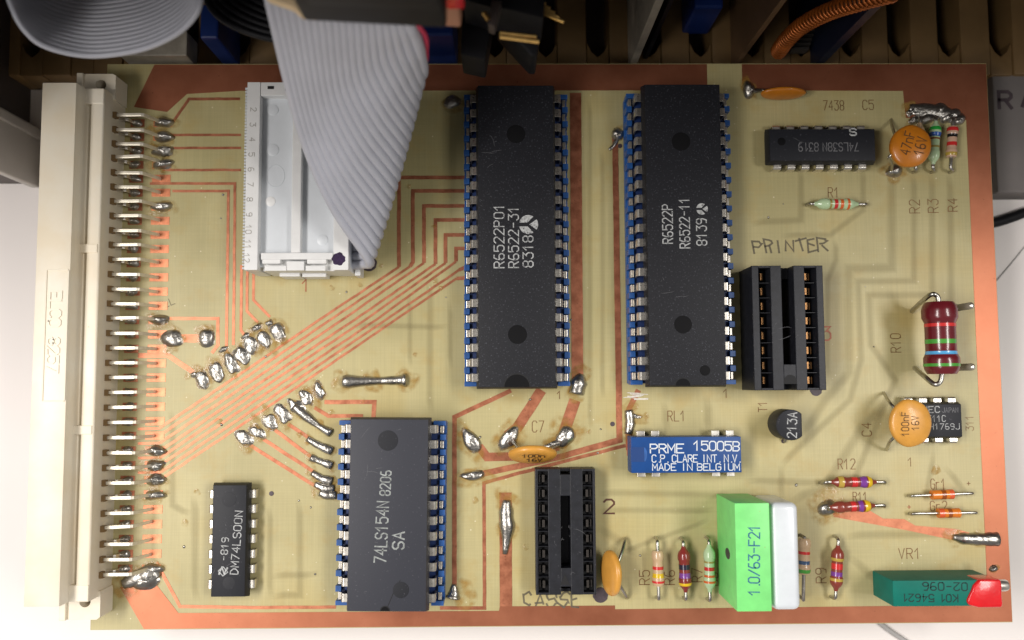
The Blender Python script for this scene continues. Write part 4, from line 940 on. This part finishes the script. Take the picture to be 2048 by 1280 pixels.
for x0, x1, y0, y1, z in ((523, 560, 517, 527, ZW-.3), (613, 652, 517, 527, ZW-.3), (573, 608, 522, 541, ZW-.1), (527, 572, 530, 541, ZW-.5), (608.5, 650, 530, 541, ZW-.5)):
    m = MB(); rbox(m, x0, x1, y0, y1, ZW-2.2, z); m.build('latch', 'white_plastic', rc, bevel=.15)
for x0, x1, z in ((545, 587, 4.2), (590, 640, 3.6)):
    a, b, c, d = rect(x0, x1, 538, 543); m = MB(); m.box(a-cx, b-cx, c-cy-.3, d-cy, .3, z); m.build('latch', 'white_plastic', rc, bevel=.12)
m = MB(); rbox(m, 535, 548, 172, 178, ZW-.2, ZW); m.build('latch_hole', 'socket_hollow', rc)
m = MB(); rbox(m, 570, 574, 172, 182, ZW-.2, ZW); m.build('latch_hole', 'socket_hollow', rc)
a = rect(487, 490, 170, 538); m = MB(); n = 58
for k in range(n):
    y = a[2] + (a[3]-a[2])*(k+.5)/n; m.box(a[0]-cx-.55, a[0]-cx, y-cy-.16, y-cy+.16, .3, 7.6)
tt = m.build('comb_edge', 'pale_panel', rc); tt['kind'] = 'stuff'
for k, s in enumerate(('2','3','4','5','6','7','8','9','10','11','12')):
    q = W(507-k*1.25, 219+k*30.0, ZW) if s != '12' else W(493, 516, ZW)
    mb = text_mb(s, .95, .11, 0, thick=.05); mb.shift(q.x-cx, q.y-cy, ZW, -R90); mb.build('lettering', 'grey_digit', rc)
for x, y, r, mt in ((541, 403, 10, 'white_plastic'), (547, 335, 0, 0), (546, 220, 11, 'pale_panel'), (546, 300, 12, 'pale_panel'), (645, 480, 11, 'pale_panel')):
    if not r: continue
    q = W(x, y, 6.9); m = MB(); m.lathe([(0, r/11.7), (.08, r/11.7), (.11, r/13)], (q.x-cx, q.y-cy, 6.9), (0, 0, 1), 24); m.build('moulding_button', mt, rc, smooth=40)
q = W(551, 352, 6.9); m = MB(); m.tube([(q.x-cx+1.55*math.cos(k*.2618), q.y-cy+1.9*math.sin(k*.2618), 6.92) for k in range(25)], .06, 6, caps=False); m.build('moulding_ring', 'pale_panel', rc)
q = W(677, 518, ZW); m = MB(); m.prism([(q.x-cx+1.1*(1+.12*math.sin(k*2.3))*math.cos(k*.349), q.y-cy+1.1*(1+.1*math.cos(k*1.7))*math.sin(k*.349)) for k in range(18)], ZW-.1, ZW+.03); m.build('ink_dot', 'purple_ink', rc)
a = rect(700, 712, 525, 542); m = MB(); m.box(a[0]-cx, a[1]-cx, a[2]-cy-.2, a[3]-cy, .3, 4.0); m.build('strain_relief', 'white_plastic', rc, bevel=.15)

# ------------------------------------------------------------------ ribbon cables
def lerp2(a, b, s): return tuple(a[i]+(b[i]-a[i])*s for i in range(len(a)))
rb = thing('ribbon_cable', 'grey ribbon cable twisting down into the white connector', 'ribbon cable', (46, 78, 0), 0, 'grey ribbon cables'); OR = Vector((46, 78, 0))
NW = 21
for k in range(NW):
    s = k/(NW-1)
    T = lerp2((530,-70,48), (812,-50,47), s); T2 = lerp2((546,22,45), (830,36,46), s)
    Mq = lerp2((604,262,27), (850,70,43), s); Mq = (Mq[0]-26*4*s*(1-s), Mq[1]-4*6*s*(1-s), Mq[2])
    M2 = lerp2((664,408,17), (853,97,39), s); M2 = (M2[0]-14*4*s*(1-s), M2[1], M2[2])
    F = lerp2((736,516,9.0), (846,132,33), s); F = (F[0]+6*4*s*(1-s), F[1]+6*4*s*(1-s), F[2]-4*4*s*(1-s)*.5)
    U = lerp2((728,528,5.5), (800,160,20), s); Cn = lerp2((702,531,4.2), (702,185,4.2), s)
    P = catmull([W(*q) - OR for q in (T, T2, Mq, M2, F, U, Cn)], 9)
    m = MB(); m.tube(P, .84 if k < NW-1 else .32, 10); m.build('wire', 'ribbon_red' if k == NW-1 else 'ribbon_grey', rb, smooth=180)
rb2 = thing('ribbon_cable', 'wide grey ribbon cable looping above the cream connector end', 'ribbon cable', (10, 105, 0), 0, 'grey ribbon cables'); OR2 = Vector((10, 105, 0))
for k in range(24):
    z = 34 - k*.55; dy = -k*8.6; sh = k*1.0
    pts = [(-6+sh,-80), (22+sh,8), (48+sh,58), (92+sh,93), (178,111), (275-sh*.3,100), (345-sh*.6,72), (386-sh,36), (402-sh,-4), (406-sh,-90)]
    P = catmull([W(x, y+dy, z + 6*abs((x-200)/200)**2) - OR2 for x, y in pts], 6)
    m = MB(); m.tube(P, .42, 8); m.build('wire', 'ribbon_grey', rb2, smooth=180)

# ------------------------------------------------------------------ card cage behind the board
# slotted guide plate
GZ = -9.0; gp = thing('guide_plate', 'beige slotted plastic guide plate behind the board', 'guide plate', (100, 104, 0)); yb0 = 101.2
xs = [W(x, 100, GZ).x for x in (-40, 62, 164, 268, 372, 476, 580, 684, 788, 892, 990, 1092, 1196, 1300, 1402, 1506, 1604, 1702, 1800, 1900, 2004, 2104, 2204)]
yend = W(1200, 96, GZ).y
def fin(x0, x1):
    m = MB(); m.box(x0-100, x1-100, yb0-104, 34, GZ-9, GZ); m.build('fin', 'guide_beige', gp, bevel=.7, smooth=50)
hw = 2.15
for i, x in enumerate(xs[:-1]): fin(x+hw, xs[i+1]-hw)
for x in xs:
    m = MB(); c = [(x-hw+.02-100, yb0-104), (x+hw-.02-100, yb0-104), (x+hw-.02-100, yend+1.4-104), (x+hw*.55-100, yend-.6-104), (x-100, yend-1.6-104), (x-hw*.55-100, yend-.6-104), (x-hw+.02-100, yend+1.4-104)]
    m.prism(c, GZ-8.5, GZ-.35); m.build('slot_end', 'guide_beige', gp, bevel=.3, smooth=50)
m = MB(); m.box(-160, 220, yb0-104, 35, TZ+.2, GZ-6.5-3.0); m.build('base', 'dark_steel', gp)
# upright cards standing in the slots
def upright(label, px, wpx, mname, y0=102.5, ztop_=60, group='upright cards'):
    a, b = W(px, 122, GZ), W(px+wpx, 122, GZ)
    t = thing('upright_card', label, 'card', (a.x, y0, 0), 0, group); m = MB(); m.box(0, b.x-a.x, 0, 30, GZ-7, ztop_); m.build('panel', mname, t, bevel=.1); return t
upright('pale grey edge of an upright card behind the board', 1256, 14, 'card_grey')
upright('brown upright card between the pale one and the copper coil', 1462, 10, 'card_brown')
nv = upright('black upright card just right of the copper coil', 1622, 16, 'card_navy')
upright('thin reddish brown upright card beside the black one', 1642, 4, 'card_brown', y0=103.2)
upright('narrow dark upright card far along the guide plate', 1288, 8, 'black_plastic', y0=104.5)
# coil
q = W(1640, 60, -8); co = thing('coil', 'copper-wound coil between upright cards at the top edge', 'coil', (q.x, q.y, 0)); OC = Vector((q.x, q.y, 0))
CP = [W(*p) - OC for p in ((1556,104,-6), (1575,78,-1), (1606,50,4), (1655,24,10), (1716,4,16.5), (1790,-16,23))]
m = MB(); m.tube(catmull(CP, 12), 1.15, 10); m.build('core', 'ferrite', co, smooth=180)
m = MB(); fine = catmull(CP, 8)
for k in range(1, len(fine)-1):
    t_ = (fine[k+1]-fine[k-1]).normalized(); u_ = t_.cross(Vector((0, 0, 1))).normalized(); w_ = t_.cross(u_)
    m.tube([fine[k] + (u_*math.cos(j*.6283) + w_*math.sin(j*.6283))*1.35 + t_*.45*math.sin(j*.6283) for j in range(11)], .30, 6, caps=False)
wd = m.build('winding', 'coil_copper', co, smooth=180); wd['kind'] = 'stuff'
for k in range(5):
    a_ = W(1600+k*3, 100-k*9, -7); m = MB(); m.box(a_.x-OC.x-1.6, a_.x-OC.x+1.6, a_.y-OC.y, a_.y-OC.y+.35, GZ+.1, -6.5); m.build('lamination', 'ferrite', co)
q = W(1405, 14, -3); bc = MB(); bc.box(-2.6, 2.6, -2.4, 5, GZ-1, 2); o = bc.build('block', 'dark_blue', None, bevel=.5, loc=(q.x, q.y, 0)); o.name = 'blue_part'; tag(o, 'dark blue block between upright cards at the top edge', 'component', 'blue parts')
q = W(874, 92, 2); bc = MB(); bc.box(-3.2, 3.2, -3.0, 4.5, GZ, 8); o = bc.build('blue_part', 'dark_blue', None, bevel=.4, loc=(q.x, q.y+2.5, 0)); tag(o, 'blue block beside the ribbon cable behind the copper rim', 'component', 'blue parts')
q = W(440, 105, -2); bc = MB(); bc.box(-1.6, 1.6, -1.2, 5, GZ, 4); o = bc.build('blue_part', 'dark_blue', None, bevel=.4, loc=(q.x, q.y+1.4, 0)); tag(o, 'small blue block between the two ribbon cables', 'component', 'blue parts')
q = W(305, 112, 2); bc = MB(); bc.box(-5.8, 6.2, -1.3, 3.2, -3, 2.4); o = bc.build('plastic_strip', 'card_grey', None, bevel=.2, loc=(q.x, q.y+1.2, 0)); tag(o, 'off-white plastic strip below the looping ribbon cable', 'plastic strip')
# dark sheet at the upper left between the cables
dk = thing('dark_cable', 'dark flat cable between the two grey ribbons', 'cable', (40, 108, 0))
for k in range(10):
    P = catmull([W(x+k*9, y-k*10, 30) - Vector((40, 108, 0)) for x, y in ((400,-30), (430,25), (480,58), (545,78), (600,80))], 6); m = MB(); m.tube(P, .55, 8); m.build('wire', 'black_plastic', dk, smooth=180)

# black plug over the ribbon, with cream flange, and pin header
pz = 58; pg = thing('cable_plug', 'black cable plug clamped on the ribbon at the top edge', 'plug', tuple(W(750, 10, pz)[:2]) + (0,)); OP = Vector(pg.location)
def zprism(px, z0, z1, mname, parent, O_, name, bevel=.3):
    m = MB(); m.prism([tuple(W(x, y, z0) - O_)[:2] for x, y in px], z0, z1); return m.build(name, mname, parent, bevel=bevel, smooth=40)
zprism([(608,-90), (608,43), (760,51), (894,58), (894,-90)], 52, 62, 'black_plastic', pg, OP, 'body', .6)
zprism([(618,-90), (618,12), (885,24), (885,-90)], 62.02, 66, 'black_plastic', pg, OP, 'cover', .6)
zprism([(534,-60), (536,8), (590,27), (607,42), (640,46), (640,-60)], 50, 51.8, 'cream_plastic', pg, OP, 'flange', .6)
zprism([(893.5,-70), (893.5,20), (930,20), (930,-70)], 50, 58, 'red_paint', pg, OP, 'key', .4)
zprism([(868,52), (880,26), (925,26), (922,56)], 44, 51.5, 'flesh_plastic', pg, OP, 'clip', .4)
hz = 38; ph = thing('pin_header', 'black angled pin header with gold pins at the top edge', 'pin header', tuple(W(1000, 60, hz)[:2]) + (0,)); OH = Vector(ph.location)
zprism([(932,-60), (930,48), (985,64), (1010,66), (1082,84), (1092,-60)], 30, 38, 'black_plastic', ph, OH, 'body', .4)
zprism([(930,60), (926,148), (972,158), (986,70)], 22, 29.8, 'black_plastic', ph, OH, 'leg', .4)
zprism([(992,78), (1004,92), (1058,150), (1070,150), (1078,92)], 22, 29.8, 'black_plastic', ph, OH, 'leg', .4)
zprism([(984,18), (976,66), (990,72), (1004,20)], 38.02, 41, 'dark_steel', ph, OH, 'ridge', .3)
for a, b, z in (((1000,66), (1073,74), 40), ((1000,73), (1078,83), 40), ((968,25), (978,40), 41)):
    m = MB(); m.tube([W(*a, z)-OH, W(*b, z)-OH], .32, 8); m.build('pin', 'gold', ph, smooth=40)
for k in range(7):
    m = MB(); m.tube([W(1040-k*4, 8+k*0-12, 33)-OH, W(1092+k*9-18, -10+k*9, 33)-OH], .28, 8); m.build('pin', 'gold', ph, smooth=40)

# aluminium side of the cage
b0 = W(78, 376, TZ); sw_ = thing('card_cage', 'aluminium card cage standing at the upper left', 'card cage', (b0.x, b0.y, 0))
m = MB(); m.box(-1.5, 0, 0, 12, TZ, 60); m.build('panel', 'aluminium', sw_, bevel=.3)
y2 = W(82, 262, TZ).y - b0.y
m = MB(); m.box(-6, -2.2, y2-2.2, y2+40, TZ, 60); m.build('panel', 'dark_steel', sw_, bevel=.3)
m = MB(); m.box(-2.1, .6, y2-2.0, y2, TZ, 60); m.build('flange', 'aluminium', sw_, bevel=.3)
m = MB(); m.box(-40, -1.6, .8, 3, TZ, 50); m.build('panel', 'dark_steel', sw_, bevel=.3)
m = MB(); m.box(-45, -7, y2+8, y2+10, TZ, 60); m.build('panel', 'aluminium', sw_, bevel=.3)
# unseen dark panel added behind the cage to keep reflections dark
m = MB(); m.box(-140, 620, 140, 143, TZ, 83.5); o = m.build('added_dark_panel', 'dark_steel', None); tag(o, 'unseen dark panel added behind the card cage to keep reflections dark', 'panel')

# added deck out of view: it keeps the far edge of the board in shade
m = MB(); m.box(-90, 620, 76, 300, 84, 90); o = m.build('added_shade_deck', 'dark_steel', None, bevel=.5); tag(o, 'dark deck added out of view to shade the far edge of the board', 'deck')
# right-hand side: labelled block and cable
p0 = W(1984, 395, -10); bx_ = thing('labelled_block', 'grey block with blurred handwriting beside the board corner', 'block', (p0.x, p0.y, 0))
y1 = W(1984, 138, -10).y - p0.y
m = MB(); m.box(1.2, 60, 1.0, y1, TZ, -10); m.build('body', 'paper_grey', bx_, bevel=.4)
for ch, x, y, h in (('R', 2010, 200, 34), ('A', 2056, 196, 34)):
    q = W(x, y, -10) - Vector((p0.x, p0.y, 0)); mb = text_mb(ch, h/10.5, .7, 0, width=2.4); mb.shift(q.x, q.y, -9.97); mb.build('lettering', 'marker_dot', bx_)
cb = MB(); cb.tube(catmull([W(x, y, TZ+1.1) for x, y in ((1930,452), (1985,446), (2020,436), (2060,422), (2140,400))], 6), 1.0, 10); o = cb.build('cable', 'black_plastic', None, smooth=180); tag(o, 'black cable running out from under the board', 'cable')
for pts, w, lb in ((((1740,1230), (1775,1258), (1815,1285), (1850,1310)), .9, 'thin grey cord curving out from under the bottom edge'), (((1990,565), (2020,530), (2060,480)), .25, 'fine grey thread on the table beside the board')):
    cb = MB(); cb.tube(catmull([W(x, y, TZ+w*.5) for x, y in pts], 6), w*.5, 8); o = cb.build('cord', 'line_grey', None, smooth=180); tag(o, lb, 'cord')
